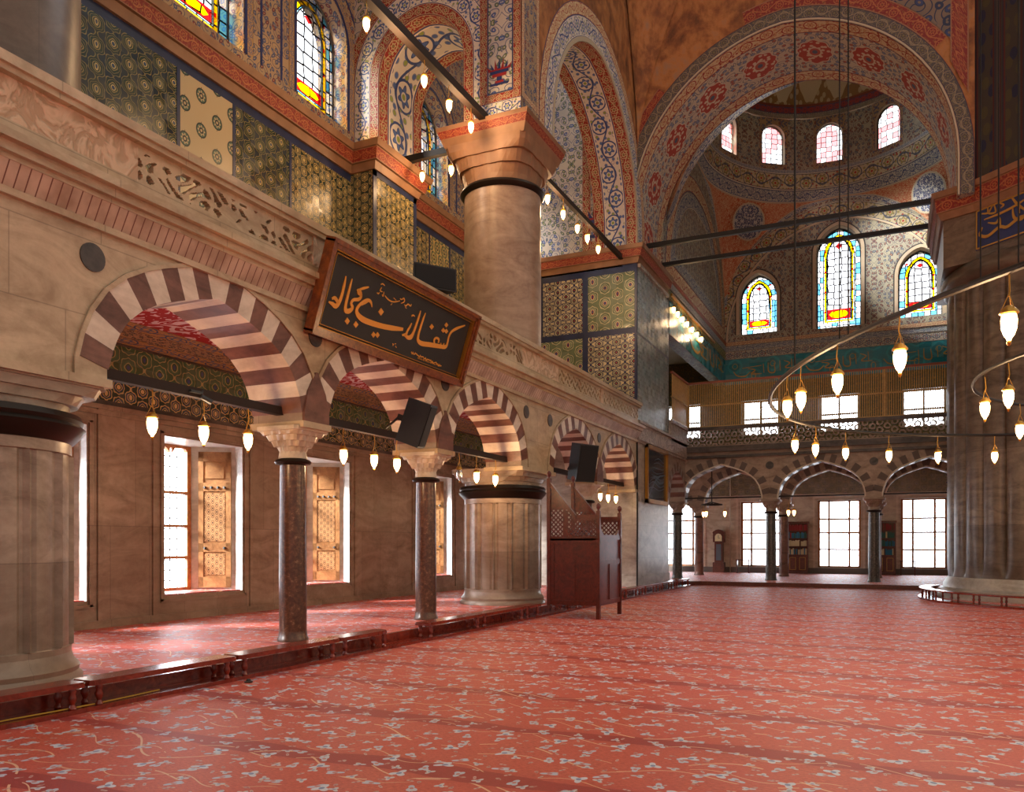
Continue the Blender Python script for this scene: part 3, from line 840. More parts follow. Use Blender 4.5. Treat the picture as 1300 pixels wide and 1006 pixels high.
# stained glass windows of the upper wall
def stained(mb, axis, d, pts, sill, rings=None, topyellow=False):
    """pane built of nested outlines: rim, coloured bands, centre and foot medallion; pts = arch with feet"""
    full = [(pts[0][0], sill)] + list(pts) + [(pts[-1][0], sill)]
    cx = (pts[0][0] + pts[-1][0]) / 2; hw = (pts[-1][0] - pts[0][0]) / 2; zt = max(z for s, z in pts); cz = (sill + zt) / 2; hh = (zt - sill) / 2
    def sc(k): # inset by k metres
        fx, fz = (hw - k) / hw, (hh - k) / hh
        return [(cx + (s - cx) * fx, cz + (z - cz) * fz) for s, z in full]
    lv = rings or [(0, 0), (.30, 1), (.345, 2), (.43, 3), (.475, 3)]
    Q = [sc(k * hw) for k, m in lv]
    n = len(full)
    for a in range(len(lv) - 1):
        for i in range(n):
            j = (i + 1) % n
            mb.face([P3(axis, Q[a][i][0], d, Q[a][i][1]), P3(axis, Q[a][j][0], d, Q[a][j][1]), P3(axis, Q[a + 1][j][0], d, Q[a + 1][j][1]), P3(axis, Q[a + 1][i][0], d, Q[a + 1][i][1])], (4 if topyellow and lv[a][1] == 1 and full[i][1] <= pts[1][1] and full[j][1] <= pts[1][1] else lv[a][1]) if a else 0)
    e = .012 if (not callable(axis)) else -.01
    q = Q[-1]; x0, x1, zb = q[0][0], q[-1][0], q[0][1]
    H = hh * .2; w = x1 - x0
    mb.face([P3(axis, s, d, z if z > zb + 1e-6 else zb + H) for s, z in q], 4)
    m_ = [(x0 + w * f, zb + H * g_) for f, g_ in ((.08, .5), (.22, .22), (.5, .12), (.78, .22), (.92, .5), (.78, .78), (.5, .88), (.22, .78))]
    o_ = [(x0, zb + H * .5), (x0, zb), (x0 + w * .5, zb), (x1, zb), (x1, zb + H * .5), (x1, zb + H), (x0 + w * .5, zb + H), (x0, zb + H)]
    mb.face([P3(axis, s, d, z) for s, z in m_], 2)
    for k in range(8):
        l = (k + 1) % 8; mb.face([P3(axis, *(lambda a: (a[0], d, a[1]))(t)) for t in (o_[k], o_[l], m_[l], m_[k])], 5)
    zt2 = max(z for s, z in q)
    mb.face([P3(axis, cx + a * w * .16, d + e, zt2 - hh * .16 + c * hh * .07) for a, c in ((-1, 0), (0, -1), (1, 0), (0, 1))], 6)
    for s in (-1, 1):   # small red squares along the yellow band
        for k in range(4):
            zz = zb + (zt - sill) * (.08 + .2 * k); xx = cx + s * hw * .61
            mb.face([P3(axis, xx + a * .05, d + e, zz + c * .05) for a, c in ((-1, -1), (1, -1), (1, 1), (-1, 1))], 6)
GL = ['glass_edge', 'glass_yellow', 'glass_yellow', 'glass_cyan', 'glass_white', 'glass_red', 'glass_red_small']
def lead_lines(mb, axis, d, pts, sill, r=.018):
    full = [(pts[0][0], sill)] + list(pts) + [(pts[-1][0], sill)]
    cx = (pts[0][0] + pts[-1][0]) / 2; hw = (pts[-1][0] - pts[0][0]) / 2; zt = max(z for s, z in pts); cz = (sill + zt) / 2; hh = (zt - sill) / 2
    for k in (.3, .43, .475):
        fx, fz = 1 - k, (hh - k * hw) / hh
        mb.tube([P3(axis, cx + (s - cx) * fx, d, cz + (z - cz) * fz) for s, z in full], r, 4, closed=True)
    mb.tube([P3(axis, cx + (s - cx) * .985, d, cz + (z - cz) * .985) for s, z in full], r * 2, 4, closed=True)
def arched_window(axis, d_in, d_pane, pts, sill, name, r=.018, rings=None, gl=None, ty=False):
    rt = struct_root(name)
    v = MB(); stained(v, axis, d_pane, pts, sill, rings, ty); v.build('pane', gl or GL, rt)
    v = MB(); lead_lines(v, axis, d_pane + (.02 if not callable(axis) else -.02), pts, sill, r); v.build('lead_frame', 'lead_grey', rt)
    return rt
UPW = [8.4, 12.1, 15.65, 20.7, 24.3]
ops = []
for c in UPW: ops.append((arch(c, .93, 13.85, 1.0, 'round'), 11.85))
v = MB(); wall(v, 'Y', XW, XW - .9, YN, 26.1, 11.2, 18.5, ops, 0, 1, 2)
wu = v.build('wall_upper_left', ['arab_tan', 'marble_wall', 'arab_tan'], kind='structure')
v = MB()
for c in UPW:
    p = arch(c, .93, 13.85, 1.0, 'round', 11.85)
    ring(v, 'Y', XW, p, .03, .1, 0, .015); ring(v, 'Y', XW, p, .1, .28, 1, .008); ring(v, 'Y', XW, p, .5, .56, 0, .01)
v.build('window_borders', ['inscription_blue', 'band_ochre'], wu)
for c in UPW:
    NWIN += 1
    arched_window('Y', XW, XW - .45, arch(c, .93, 13.85, 1.0, 'round'), 11.85, 'window_%d' % NWIN)

# column over the gallery, impost block and transverse arch
TP = arch(-10.38, 1.2, 11.4, 2.95, 'stilt', 11.4)
v = MB(); wall(v, 'X', 16.9, 18.9, XW, XF - .03, 11.4, 19, [(TP, None)], 0, 0, 1)
wt = v.build('wall_transverse_arch', ['arab_blue', 'arab_dim'], kind='structure')
v = MB()
ring(v, 'X', 16.9, TP, 0, .26, 0, .01, -1); ring(v, 'X', 16.9, TP, .26, .72, 1, .008, -1); ring(v, 'X', 16.9, [p for p in TP if p[0] < -9.75], .72, .98, 0, .012, -1)
soffit(v, 'X', 16.9, 17.3, TP, 0); soffit(v, 'X', 17.3, 18.5, TP, 1); soffit(v, 'X', 18.5, 18.9, TP, 0)
# painted vase panel of the impost block with its borders, front and side
def frame_bands(mb, axis, d, s0, s1, z0, z1, w, mi, out):
    """rectangular border band"""
    for (a, c, e, f) in ((s0, s1, z0, z0 + w), (s0, s1, z1 - w, z1)):
        L = (c - a) / w
        mb.face([P3(axis, a, d + out, e), P3(axis, c, d + out, e), P3(axis, c, d + out, f), P3(axis, a, d + out, f)], mi, [(0, 0), (L, 0), (L, 1), (0, 1)])
    for a in (s0, s1 - w):
        L = (z1 - z0) / w
        mb.face([P3(axis, a, d + out * 1.4, z0), P3(axis, a + w, d + out * 1.4, z0), P3(axis, a + w, d + out * 1.4, z1), P3(axis, a, d + out * 1.4, z1)], mi, [(0, 0), (0, 1), (L, 1), (L, 0)])
for (z0, z1) in ((11.4, 11.78),):
    v.face([(-8.62, 16.885, z0), (XF, 16.885, z0), (XF, 16.885, z1), (-8.62, 16.885, z1)], 1, [(0, 0), (2.4, 0), (2.4, 1), (0, 1)])
frame_bands(v, 'X', 16.9, -8.75, XF, 11.78, 19, .2, 0, -.012)
panelq(v, 'X', 16.9, -8.53, XF - .22, 12.0, 18.8, 2, -.01)
panelq(v, 'X', 16.9, -8.56, XF - .19, 11.97, 12.0, 3, -.02)
for s in (-8.55, XF - .22): panelq(v, 'X', 16.9, s, s + .03, 12.0, 18.8, 3, -.022)
v.build('painted_bands', ['band_red', 'band_blue', 'arab_blue', 'inscription_blue'], wt)
v = MB()
def vase(mb, axis, d, c, z, k, mi, mj):
    for (x0, x1, a, e, m) in ((-.26, .26, .0, .06, mi), (-.12, .12, .06, .12, mj), (-.07, .07, .12, .22, mi), (-.2, .2, .22, .3, mj), (-.26, .26, .3, .38, mi), (-.32, .32, .38, .42, mj)):
        panelq(mb, axis, d, c + x0 * k, c + x1 * k, z + a * k, z + e * k, m, 0)
    for i in range(7):
        t = -.9 + .3 * i; mb.face([P3(axis, c + t * .3 * k - .04 * k, d, z + .42 * k), P3(axis, c + t * .3 * k + .04 * k, d, z + .42 * k), P3(axis, c + t * .42 * k, d, z + (.62 + .1 * math.cos(t * 3)) * k)], mi if i % 2 else mj)
vase(v, 'X', 16.872, -8.24, 12.15, .9, 0, 1)
v.build('painted_vase', ['inscription_blue', 'book_red'], wt)

# long arch of the gallery bay (column to tiled pier) and the nearer bay's arch
LP = arch(22.47, 3.6, 11.4, 4.3, 'stilt', 11.4)
LP0 = arch(11.5, 5.39, 19, 0, 'rect')
v = MB(); wall(v, 'Y', XF, -9.15, 16.93, 26.1, 11.4, 24, [(LP, None)], 0, 1, 2); v.box(-9.6, XF, YN, 16.9, 18.3, 45, 1); v.box(-9.1, XF - .01, 16.9, 26.1, 24, 45, 1); v.box(-9.6, XF, YN, 6.3, 11.4, 19, 1)  # tall boxes up top are unseen, added to keep the sun out
wlg = v.build('wall_gallery_arches', ['brown_painted', 'arab_dim', 'arab_blue'], kind='structure')
v = MB()
ring(v, 'Y', XF, LP, 0, .12, 3, .02); ring(v, 'Y', XF, LP, .12, .62, 1, .012); ring(v, 'Y', XF, LP, .62, .95, 2, .012)
soffit(v, 'Y', XF, -8.05, LP, 0); soffit(v, 'Y', -8.05, -8.8, LP, 1); soffit(v, 'Y', -8.8, -9.15, LP, 0)
frame_bands(v, 'Y', XF, 16.9, 17.9, 11.8, 19, .15, 2, .012)
panelq(v, 'Y', XF, 17.05, 17.75, 11.95, 18.9, 4, .011); panelq(v, 'Y', XF, 16.9, 17.9, 11.4, 11.8, 4, .011)
v.build('painted_bands', ['band_red', 'band_blue', 'band_red_cream', 'cream_line', 'arab_tan'], wlg)
v = MB(); v.box(XW - .9, -9.6, YN, 26.1, 18.4, 18.6); v.build('ceiling_gallery', 'arab_vault', kind='structure')

# ------------------------------------------------------------------ tiled pier
v = MB()
v.box(XW, XF, 26.1, 30.3, 0, 5.0, 0)
v.box(XW, XF, 26.1, 30.3, 5.0, 11.4, 1)
v.box(XF - .4, XF + .03, 26.05, 30.35, 0, .5, 0)
tp = v.build('wall_tiled_pier', ['marble_grey', 'tile_border'], kind='structure')
v = MB(); Yf = 26.1
for a, c, z0, z1, m in ((-12.3, -11.2, 8.75, 10.6, 1), (-11.05, -9.6, 8.75, 10.6, 0), (-9.4, -7.78, 8.75, 10.6, 1), (-12.3, -9.6, 5.5, 8.55, 1), (-9.4, -7.78, 5.5, 8.55, 0)):
    panelq(v, 'X', Yf, a, c, z0, z1, m, -.006)
panelq(v, 'Y', XF, 26.17, 30.24, 5.7, 8.5, 2, .006); panelq(v, 'Y', XF, 26.17, 30.24, 8.58, 10.75, 2, .006)
v.build('glazed_tiles', ['tile_navy', 'tile_sage', 'tile_sheen'], tp)
v = MB(); v.box(-8.3, XF + .06, 26.04, 33.0, 4.93, 5.02); v.box(-8.3, XF + .1, 26.0, 33.0, 5.02, 5.55); v.box(-8.3, XF + .16, 25.94, 33.0, 5.55, 5.64)
v.build('carved_band', 'carved_stone', tp)
v = MB(); cornice(v, [(XW, 26.1), (XF, 26.1), (XF, 29.9)], 10.85, out=(.1, .24, .3), hs=(.18, .24, .13)); v.build('pier_cornice', ['cornice_stone', 'band_cornice'], tp)
v = MB()
for k in range(24): v.box(XF, XF + .1, 26.2 + k * .16, 26.28 + k * .16, 10.74, 10.85)
v.build('dentil_row', 'marble_grey', tp)

# ------------------------------------------------------------------ great arch towards the corner bay
BC, BW = -3.1, 4.7
BP = arch(BC, BW, 11.4, 6.1, 'stilt', 11.4, n=22)
v = MB(); wall(v, 'X', 26.1, 29.6, -8.3, 2.02, 11.4, 24, [(BP, None)], 0, 2, 1)
wb = v.build('wall_great_arch', ['brown_painted', 'arab_soffit', 'arab_grey'], kind='structure')
panel = MB(); panelq(panel, 'X', 26.1, XW, XF, 11.4, 19, 0, 0); frame_bands(panel, 'X', 26.1, -9.6, XF - .6, 11.5, 17, .3, 1, -.01)
vase(panel, 'X', 26.06, -9.0, 11.9, 1.6, 2, 3); panel.build('painted_panel', ['arab_blue', 'band_red', 'inscription_blue', 'book_red'], wb)
v = MB()
ring(v, 'X', 26.1, BP, 0, .05, 4, .03, -1); ring(v, 'X', 26.1, BP, .05, .42, 0, .02, -1)
half = [p for p in BP if p[0] >= -4.4 and p[1] > 15.2]
ring(v, 'X', 26.1, half, .42, .85, 1, .012, -1)
lh = [p for p in BP if p[0] <= -6.2]; ring(v, 'X', 26.1, lh, .42, .7, 1, .012, -1)
soffit(v, 'X', 26.1, 26.75, BP, 2); soffit(v, 'X', 26.75, 28.95, BP, 3); soffit(v, 'X', 28.95, 29.6, BP, 2)
def band_medallion():
    g = G('soffit_medallion', .6); u, v_ = g.uv()
    uu = u * 2.2; vv = v_ * 2.2
    p = uu.pp(1.0); q = vv.pp(1.1)
    x = ((p + (q * 7.0).sin() * .07) * 2.0).frac() - .5; y = ((q + (p * 6.0).sin() * .07) * 2.0).frac() - .5
    r = (x * x + y * y).sqrt(); th = g.m('ARCTAN2', y, x)
    c = g.mix(((th + r * 14.0).sin().abs() < .3) * (r < .48), '#bdb5a2', '#4a546c')
    d, rc = g.voro(g.vec(uu, vv), 4.4, .8)
    c = g.mix(d < .3, c, '#4a546c'); c = g.mix(d < .23, c, g.mix(rc > .6, '#7482a0', '#a05a48'))
    X = ((u / .78).frac() - .5) * .78; Y = v_ - .5
    rr = ((X / .24) * (X / .24) + (Y / .30) * (Y / .30)).sqrt(); t2 = g.m('ARCTAN2', Y, X)
    lb = (t2 * 10.0).cos() * .05
    c = g.mix(rr + lb < 1.05, c, '#c2baa6'); c = g.mix(rr + lb < .97, c, '#a03a2c')
    c = g.mix((d < .26) * (rr < .9), c, '#c8bca4'); c = g.mix(rr + lb < .45, c, '#c8bca4'); c = g.mix(rr < .32, c, '#a84a3a')
    c = g.mix(rr < .16, c, '#4a546c')
    g.color(c); M['soffit_medallion'] = g.mat
band_medallion()
v.build('painted_bands', ['band_ring', 'band_cornice', 'band_red_cream', 'soffit_medallion', 'cream_line'], wb)
# right spandrel panel and its red borders
v = MB()
oc = offset(BP, .85); oc = [p for p in oc if -3.0 <= p[0] <= 1.6]
for p, q in zip(oc, oc[1:]):
    v.face([(p[0], 26.08, p[1]), (q[0], 26.08, q[1]), (q[0], 26.08, 24), (p[0], 26.08, 24)], 0)
L = 12.4 / .42
v.face([(1.42, 26.07, 15.2), (1.87, 26.07, 14.2), (1.87, 26.07, 24), (1.42, 26.07, 24)], 1, [(0, 0), (0, 1), (L, 1), (L, 0)])
v.build('painted_spandrel', ['arab_nave', 'band_cornice'], wb)

# pendentive of brown painted stucco filling the inner corner of the nave
v = MB(); rings_ = []
for i in range(13):
    t = i / 12; z = 14.6 + t * 9.4; r = 4.0 * t ** 1.5
    rr = []
    for k in range(9):
        a = PI / 2 * k / 8
        cx, cy = XF + .04 + r, 26.06 - r
        rr.append((cx - r * math.cos(a), cy + r * math.sin(a), z))
    rings_.append(rr)
v.loft(rings_, 0, False); v.build('stucco_pendentive', 'brown_painted', wb)

# ------------------------------------------------------------------ corner bay: back wall, side walls, pendentives, drum and dome
FW_X = [-9.8, -6.0, -2.4, 1.2, 4.8]
ops = [(arch(c, .95, 3.65, 0, 'rect'), .44) for c in FW_X]
v = MB(); wall(v, 'X', 41.5, 42.3, -13.3, 14, 0, 5.4, ops, 0, 0, 1)
wf = v.build('wall_far', ['marble_cream', 'reveal_stone'], kind='structure')
v = MB(); v.box(-13.3, -7.7, 41.5, 42.3, 9.5, 11.0); v.build('corner_wall', 'arab_gold', wf)
v = MB()
panelq(v, 'X', 41.5, -12.3, 9, 3.95, 5.2, 0, -.01); panelq(v, 'X', 41.5, -12.3, 9, 3.87, 3.95, 1, -.02); panelq(v, 'X', 41.5, -12.3, 9, PL, .42, 2, -.05)
for c in FW_X:
    for s0, s1, z0, z1 in ((c - 1.15, c - 1.05, PL, 3.85), (c + 1.05, c + 1.15, PL, 3.85), (c - 1.05, c + 1.05, 3.75, 3.85)): v.box(s0, s1, 41.46, 41.5, z0, z1, 1)
v.build('tile_frieze', ['tile_far_pale', 'marble_light', 'grey_skirting'], wf)
def far_window(name, c, z0, z1, w, cols, rows, mat='timber_orange'):
    r = struct_root(name); f = MB(); Y0, Y1 = 41.75, 41.85
    f.box(c - w, c - w + .1, Y0, Y1, z0, z1); f.box(c + w - .1, c + w, Y0, Y1, z0, z1); f.box(c - w, c + w, Y0, Y1, z0, z0 + .08); f.box(c - w, c + w, Y0, Y1, z1 - .07, z1)
    for x in cols: f.box(c + x - .045, c + x + .045, Y0, Y1, z0, z1)
    for z in rows: f.box(c - w, c + w, Y0 + .01, Y1 - .01, z - .04, z + .04)
    f.build('frame', mat, r)
    p = MB(); p.face([(c - w, 41.8, z0), (c + w, 41.8, z0), (c + w, 41.8, z1), (c - w, 41.8, z1)]); p.build('pane', 'far_glass', r)
    return r
for c in FW_X:
    NWIN += 1; far_window('window_%d' % NWIN, c, .44, 3.65, .95, (-.45, .45), (1.3, 2.1, 2.75))
# gallery storey and teal inscription band
ops = [(arch(c, .9, 8.65, 0, 'rect'), 6.9) for c in FW_X]
v = MB(); wall(v, 'X', 41.5, 42.3, -13.3, 14, 5.4, 9.5, ops, 0, 0, 1)
wf2 = v.build('wall_far_gallery', ['arab_gold', 'reveal_stone'], kind='structure')
for c in FW_X:
    NWIN += 1; far_window('window_%d' % NWIN, c, 6.9, 8.65, .9, (0,), (7.75,), 'white_paint')
FT = [(-6.1, .88, 13.75, 1.15, 11.95), (-2.42, .98, 15.4, 1.25, 11.85), (1.05, .9, 13.9, 1.15, 11.95)]
ops = [(arch(c, w, sp, rs, 'round'), sl) for c, w, sp, rs, sl in FT]
v = MB(); wall(v, 'X', 41.5, 42.3, -7.7, 3.2, 9.5, 18.4, ops, 0, 0, 1)
wf3 = v.build('wall_far_lunette', ['arab_grey', 'plaster'], kind='structure')
v = MB()
def hb(z0, z1, m, o=.02, s0=-7.7, s1=3.2):
    h = z1 - z0; L = (s1 - s0) / h
    v.face([(s0, 41.5 - o, z0), (s1, 41.5 - o, z0), (s1, 41.5 - o, z1), (s0, 41.5 - o, z1)], m, [(0, 0), (L, 0), (L, 1), (0, 1)])
panelq(v, 'X', 41.5, -7.7, 3.2, 9.5, 10.75, 0, -.02); hb(10.75, 11.15, 1, .05); hb(11.15, 11.4, 2, .1); hb(11.4, 11.6, 3, .16)
BC = -2.5
LU = arch(BC, 5.12, 11.6, 5.45, 'stilt', 11.6, n=22)
ring(v, 'X', 41.5, LU, 0, .72, 4, .02, -1); ring(v, 'X', 41.5, LU, -.07, 0, 5, .04, -1)
for c, w, sp, rs, sl in FT:
    p = arch(c, w, sp, rs, 'round', sl); ring(v, 'X', 41.5, p, .02, .16, 5, .05, -1); ring(v, 'X', 41.5, p, .16, .22, 6, .03, -1)
v.build('painted_bands', ['tile_teal', 'band_grey', 'band_leaf', 'band_red_cream', 'band_drum', 'plaster', 'lead_grey'], wf3)
for c, w, sp, rs, sl in FT:
    NWIN += 1; arched_window('X', 41.5, 41.9, arch(c, w, sp, rs, 'round'), sl, 'window_%d' % NWIN, .022, ty=True)

# left flank of the bay above its gallery
v = MB(); v.box(-8.2, XF, 30.29, 41.5, 9.5, 18.4, 0); v.box(-8.2, XF, 29.5, 30.29, 11.4, 18.4, 0)
ws = v.build('wall_bay_left', ['arab_grey'], kind='structure')
v = MB(); SW = arch(35.55, 5.85, 11.6, 5.5, 'round', n=22)
ring(v, 'Y', XF, SW, -.72, -.05, 0, .015); ring(v, 'Y', XF, SW, -1.35, -.78, 1, .015)
def hbY(z0, z1, m, o, s0=29.9, s1=41.4):
    h = z1 - z0; L = (s1 - s0) / h
    v.face([(XF + o, s0, z0), (XF + o, s1, z0), (XF + o, s1, z1), (XF + o, s0, z1)], m, [(0, 0), (L, 0), (L, 1), (0, 1)])
hbY(11.6, 12.25, 0, .02, 30.3, 41.0); hbY(12.28, 12.75, 1, .021, 31, 40.4); hbY(11.4, 11.6, 3, .1); hbY(11.15, 11.4, 4, .08); hbY(10.75, 11.15, 5, .05)
panelq(v, 'Y', XF, 30.3, 41.5, 9.5, 10.75, 2, .02)
v.build('painted_bands', ['band_red_cream', 'band_leaf', 'tile_teal', 'band_cornice', 'band_leaf', 'band_green'], ws)
v = MB(); v.box(2.78, 3.2, 29.5, 41.5, 9.5, 18.4, 0); v.box(1.9, 3.2, 29.5, 29.8, 9.5, 18.4, 0); v.build('wall_bay_right', ['arab_grey'], kind='structure')
v = MB(); v.box(XW - .9, -8.2, 26.1, 42.4, 10.8, 11.0); v.box(3.2, 14, 30, 42.4, 9.4, 9.6); v.build('ceiling_corner', 'plaster', kind='structure')

DC = (BC, 35.7); RX, RY = 5.0, 5.6
def surf(th, t):
    c, s = math.cos(th), math.sin(th); hx_, hy_ = 5.25, 5.85
    k = min(hx_ / max(1e-6, abs(c)), hy_ / max(1e-6, abs(s)))
    px, py = c * k, s * k
    if abs(abs(px) - hx_) < 1e-4: u = py / hy_
    else: u = px / hx_
    zl = 11.9 + 5.7 * math.sqrt(max(0, 1 - u * u))
    h = t ** 2.0
    return Vector((DC[0] + px + (RX * c - px) * h, DC[1] + py + (RY * s - py) * h, zl + (18.4 - zl) * t))
v = MB(); N = 160
for j in range(N):
    t0, t1 = 2 * PI * j / N, 2 * PI * (j + 1) / N
    def levels(t):
        L_ = (surf(t, 1) - surf(t, 0)).length * 1.1
        a = min(.46, .62 / L_); b_ = 1 - min(.46, .5 / L_); e = min(.03, .06 / L_)
        return [0, a, min(a + e, .49)] + [a + e + (b_ - a - 2 * e) * k / 6 for k in range(1, 6)] + [max(b_ - e, .51), b_, 1]
    la, lb_ = levels(t0), levels(t1)
    for a in range(len(la) - 1):
        m_ = 0 if a in (0, len(la) - 2) else 1 if a in (1, len(la) - 3) else 2
        q = [surf(t0, la[a]), surf(t1, lb_[a]), surf(t1, lb_[a + 1]), surf(t0, la[a + 1])]
        u0, u1 = j * .33 / .5, (j + 1) * .33 / .5
        v.face(q, m_, [(u0, 0), (u1, 0), (u1, 1), (u0, 1)] if m_ != 2 else [(j * .33, la[a] * 6), (j * .33 + .33, lb_[a] * 6), (j * .33 + .33, lb_[a + 1] * 6), (j * .33, la[a + 1] * 6)], True)
dm = v.build('ceiling_pendentives', ['band_leaf', 'cream_line', 'arab_redfield'], kind='structure')
v = MB()
for th in (math.atan2(5.85, 5.25), PI - math.atan2(5.85, 5.25)):
    p = surf(th, .8); n = (Vector((DC[0], DC[1], 15.5)) - p).normalized()
    cc = Vector((DC[0], DC[1], 15)); 
    if n.dot(cc - p) < 0: n = -n
    e1 = Vector((0, 0, 1)).cross(n).normalized(); e2 = n.cross(e1)
    for r0, r1, m in ((0, .78, 0), (.78, .86, 1)):
        for k in range(32):
            a0, a1 = 2 * PI * k / 32, 2 * PI * (k + 1) / 32
            q = [p + n * .3 + e1 * r * math.cos(a) + e2 * r * math.sin(a) for r, a in ((r0, a0), (r1, a0), (r1, a1), (r0, a1))]
            v.face(q, m, [(r * math.cos(a) * 1.2, r * math.sin(a) * 1.2) for r, a in ((r0, a0), (r1, a0), (r1, a1), (r0, a1))])
v.build('painted_roundels', ['arab_roundel', 'cream_line'], dm)
# drum
v = MB(); uu = 0
def ell(th, z, k=1.0): return (DC[0] + RX * k * math.cos(th), DC[1] + RY * k * math.sin(th), z)
def dband(z0, z1, m, k0=1.0, k1=1.0):
    h = z1 - z0
    for j in range(N):
        t0, t1 = 2 * PI * j / N, 2 * PI * (j + 1) / N
        u0, u1 = j * .2 / h, (j + 1) * .2 / h
        v.face([ell(t0, z0, k0), ell(t1, z0, k0), ell(t1, z1, k1), ell(t0, z1, k1)], m, [(u0, 0), (u1, 0), (u1, 1), (u0, 1)])
dband(18.25, 18.4, 1, 1.12, .99); dband(18.4, 19.15, 0, .99, .975); dband(19.15, 19.3, 1, .975, .968); dband(19.3, 19.301, 5, .968, 1.12); dband(22.0, 22.3, 2, .98, .97); dband(21.75, 21.751, 5, 1.12, .968); dband(21.75, 22.0, 3, .968, .98)
NW = 12
dops = []
for i in range(NW):
    tc = PI / 2 + 2 * PI * (i + .115) / NW; dt = PI / NW
    a, c = Vector(ell(tc - dt * .55, 0, .99)), Vector(ell(tc + dt * .55, 0, .99))
    L = (c - a).length; d_ = (c - a).normalized(); nn = Vector((d_.y, -d_.x, 0))
    def ax(s, d, z, a=a, d_=d_, nn=nn, L=L): q = a + d_ * (s + L / 2) + nn * (-d); return (q.x, q.y, z)
    w = .58; pts = arch(0, w, 20.85, .6, 'round')
    wall(v, ax, 0, -.3, -L / 2, L / 2, 19.3, 21.75, [(pts, 19.6)], 4, 4, 5)
    dops.append((ax, pts))
    e0, e1 = ell(tc + dt * .55, 0, .99), ell(tc + dt * 1.45, 0, .99)
    v.face([(e0[0], e0[1], 19.3), (e1[0], e1[1], 19.3), (e1[0], e1[1], 21.75), (e0[0], e0[1], 21.75)], 3, [(0, .0), (1, 0), (1, 3), (0, 3)] if False else None)
dr = v.build('wall_drum', ['band_drum', 'band_leaf', 'band_redchain', 'arab_grey', 'arab_tan', 'plaster'], kind='structure')
for i, (ax, pts) in enumerate(dops):
    p = ax(0, 0, 20)
    if p[1] < DC[1] - 1: continue
    NWIN += 1; r = struct_root('window_%d' % NWIN)
    q = MB(); full = [(pts[0][0], 19.6)] + pts + [(pts[-1][0], 19.6)]
    q.face([ax(s, -.2, z) for s, z in full]); q.build('pane', 'glass_drum', r)
    q = MB(); q.tube([ax(s, -.18, z) for s, z in full], .03, 4, closed=True); q.build('lead_frame', 'lead_grey', r)
def scallop():
    g = G('dome_scallops', .7); u, v_ = g.uv()
    x = (u.frac() - .5).abs()
    e = (1.0 - x * 2.0); f = v_ < (e * e * .75 + (x * 25.0).cos() * .03 + .1)
    d, rc = g.voro(g.vec(u * 5.0, v_ * 4.0), 1.0, .9)
    c = g.mix(f, '#c4b794', g.mix(d < .3, '#8a6a42', '#b8a884')); c = g.mix((v_ < .06), c, '#7a3a2c'); g.color(c); M['dome_scallops'] = g.mat
scallop()
v = MB()
for a in range(10):
    p0, p1 = a / 10 * PI / 2, (a + 1) / 10 * PI / 2
    for j in range(N):
        t0, t1 = 2 * PI * j / N, 2 * PI * (j + 1) / N
        q = [ell(t, 22.3 + 3.6 * math.sin(p), .97 * math.cos(p)) for t, p in ((t0, p0), (t1, p0), (t1, p1), (t0, p1))]
        v.face(q, 0 if a < 3 else 1, [(j / 6.6, a / 3), ((j + 1) / 6.6, a / 3), ((j + 1) / 6.6, (a + 1) / 3), (j / 6.6, (a + 1) / 3)], True)
v.build('ceiling_dome', ['dome_scallops', 'plaster'], kind='structure')

# ------------------------------------------------------------------ far arcades
FCX = [-8.1, -4.4, -.7, 3.0]
def far_arcade(name, y0, y1, mats, trim):
    ops = [(arch((a + c) / 2, 1.55, 3.48, 1.25, 'side', 3.3), None) for a, c in zip(FCX, FCX[1:])]
    ops.append((arch(4.85, 1.55, 3.48, 1.25, 'side', 3.3), None))
    if y0 > 35: ops.append((arch(-10.2, 1.6, 3.48, 1.25, 'side', 3.3), None))
    v = MB(); wall(v, 'X', y0, y1, XW if y0 > 35 else -8.55, 14, 3.3, 5.25, ops, 0, 0, 0)
    w = v.build(name, mats, kind='structure')
    for p, _ in ops:
        c = (p[0][0] + p[-1][0]) / 2
        q = MB(); voussoirs(q, 'X', y0, y1, arch(c, 1.55, 3.48, 1.25, 'side'), .34, 21, .01); q.build('voussoirs', ['far_stone', 'marble_pier'], w)
        q = MB(); ring(q, 'X', y0, arch(c, 1.55, 3.48, 1.25, 'side', 3.34), -.02, .03, 0, .03, -1); q.build('arch_moulding', trim, w)
    return w
wa = far_arcade('wall_far_arcade', 32.95, 33.7, ['marble_pier'], 'white_paint')
far_arcade('wall_inner_arcade', 37.1, 37.7, ['marble_pier'], 'white_paint')
v = MB()
for x in (-6.25 - 1.85, -4.4, -.7):
    pts = [(x + .15 * math.cos(t * PI / 12), 4.63 + .15 * math.sin(t * PI / 12)) for t in range(24)]
    v.prism(pts, lambda a, c: (a, 32.93, c), lambda a, c: (a, 33.0, c))
v.build('stone_roundels', 'dark_stone', wa)
ops = [(arch(31.65, 1.15, 3.48, 1.0, 'side', 3.3), None)]
v = MB(); wall(v, 'Y', XF, XB, 30.3, 32.95, 3.3, 5.25, ops)
wr = v.build('wall_corner_arch', ['marble_pier'], kind='structure')
v = MB(); voussoirs(v, 'Y', XF, XB, arch(31.65, 1.15, 3.48, 1.0, 'side'), .3, 17); v.build('voussoirs', ['red_breccia', 'marble_grey'], wr)

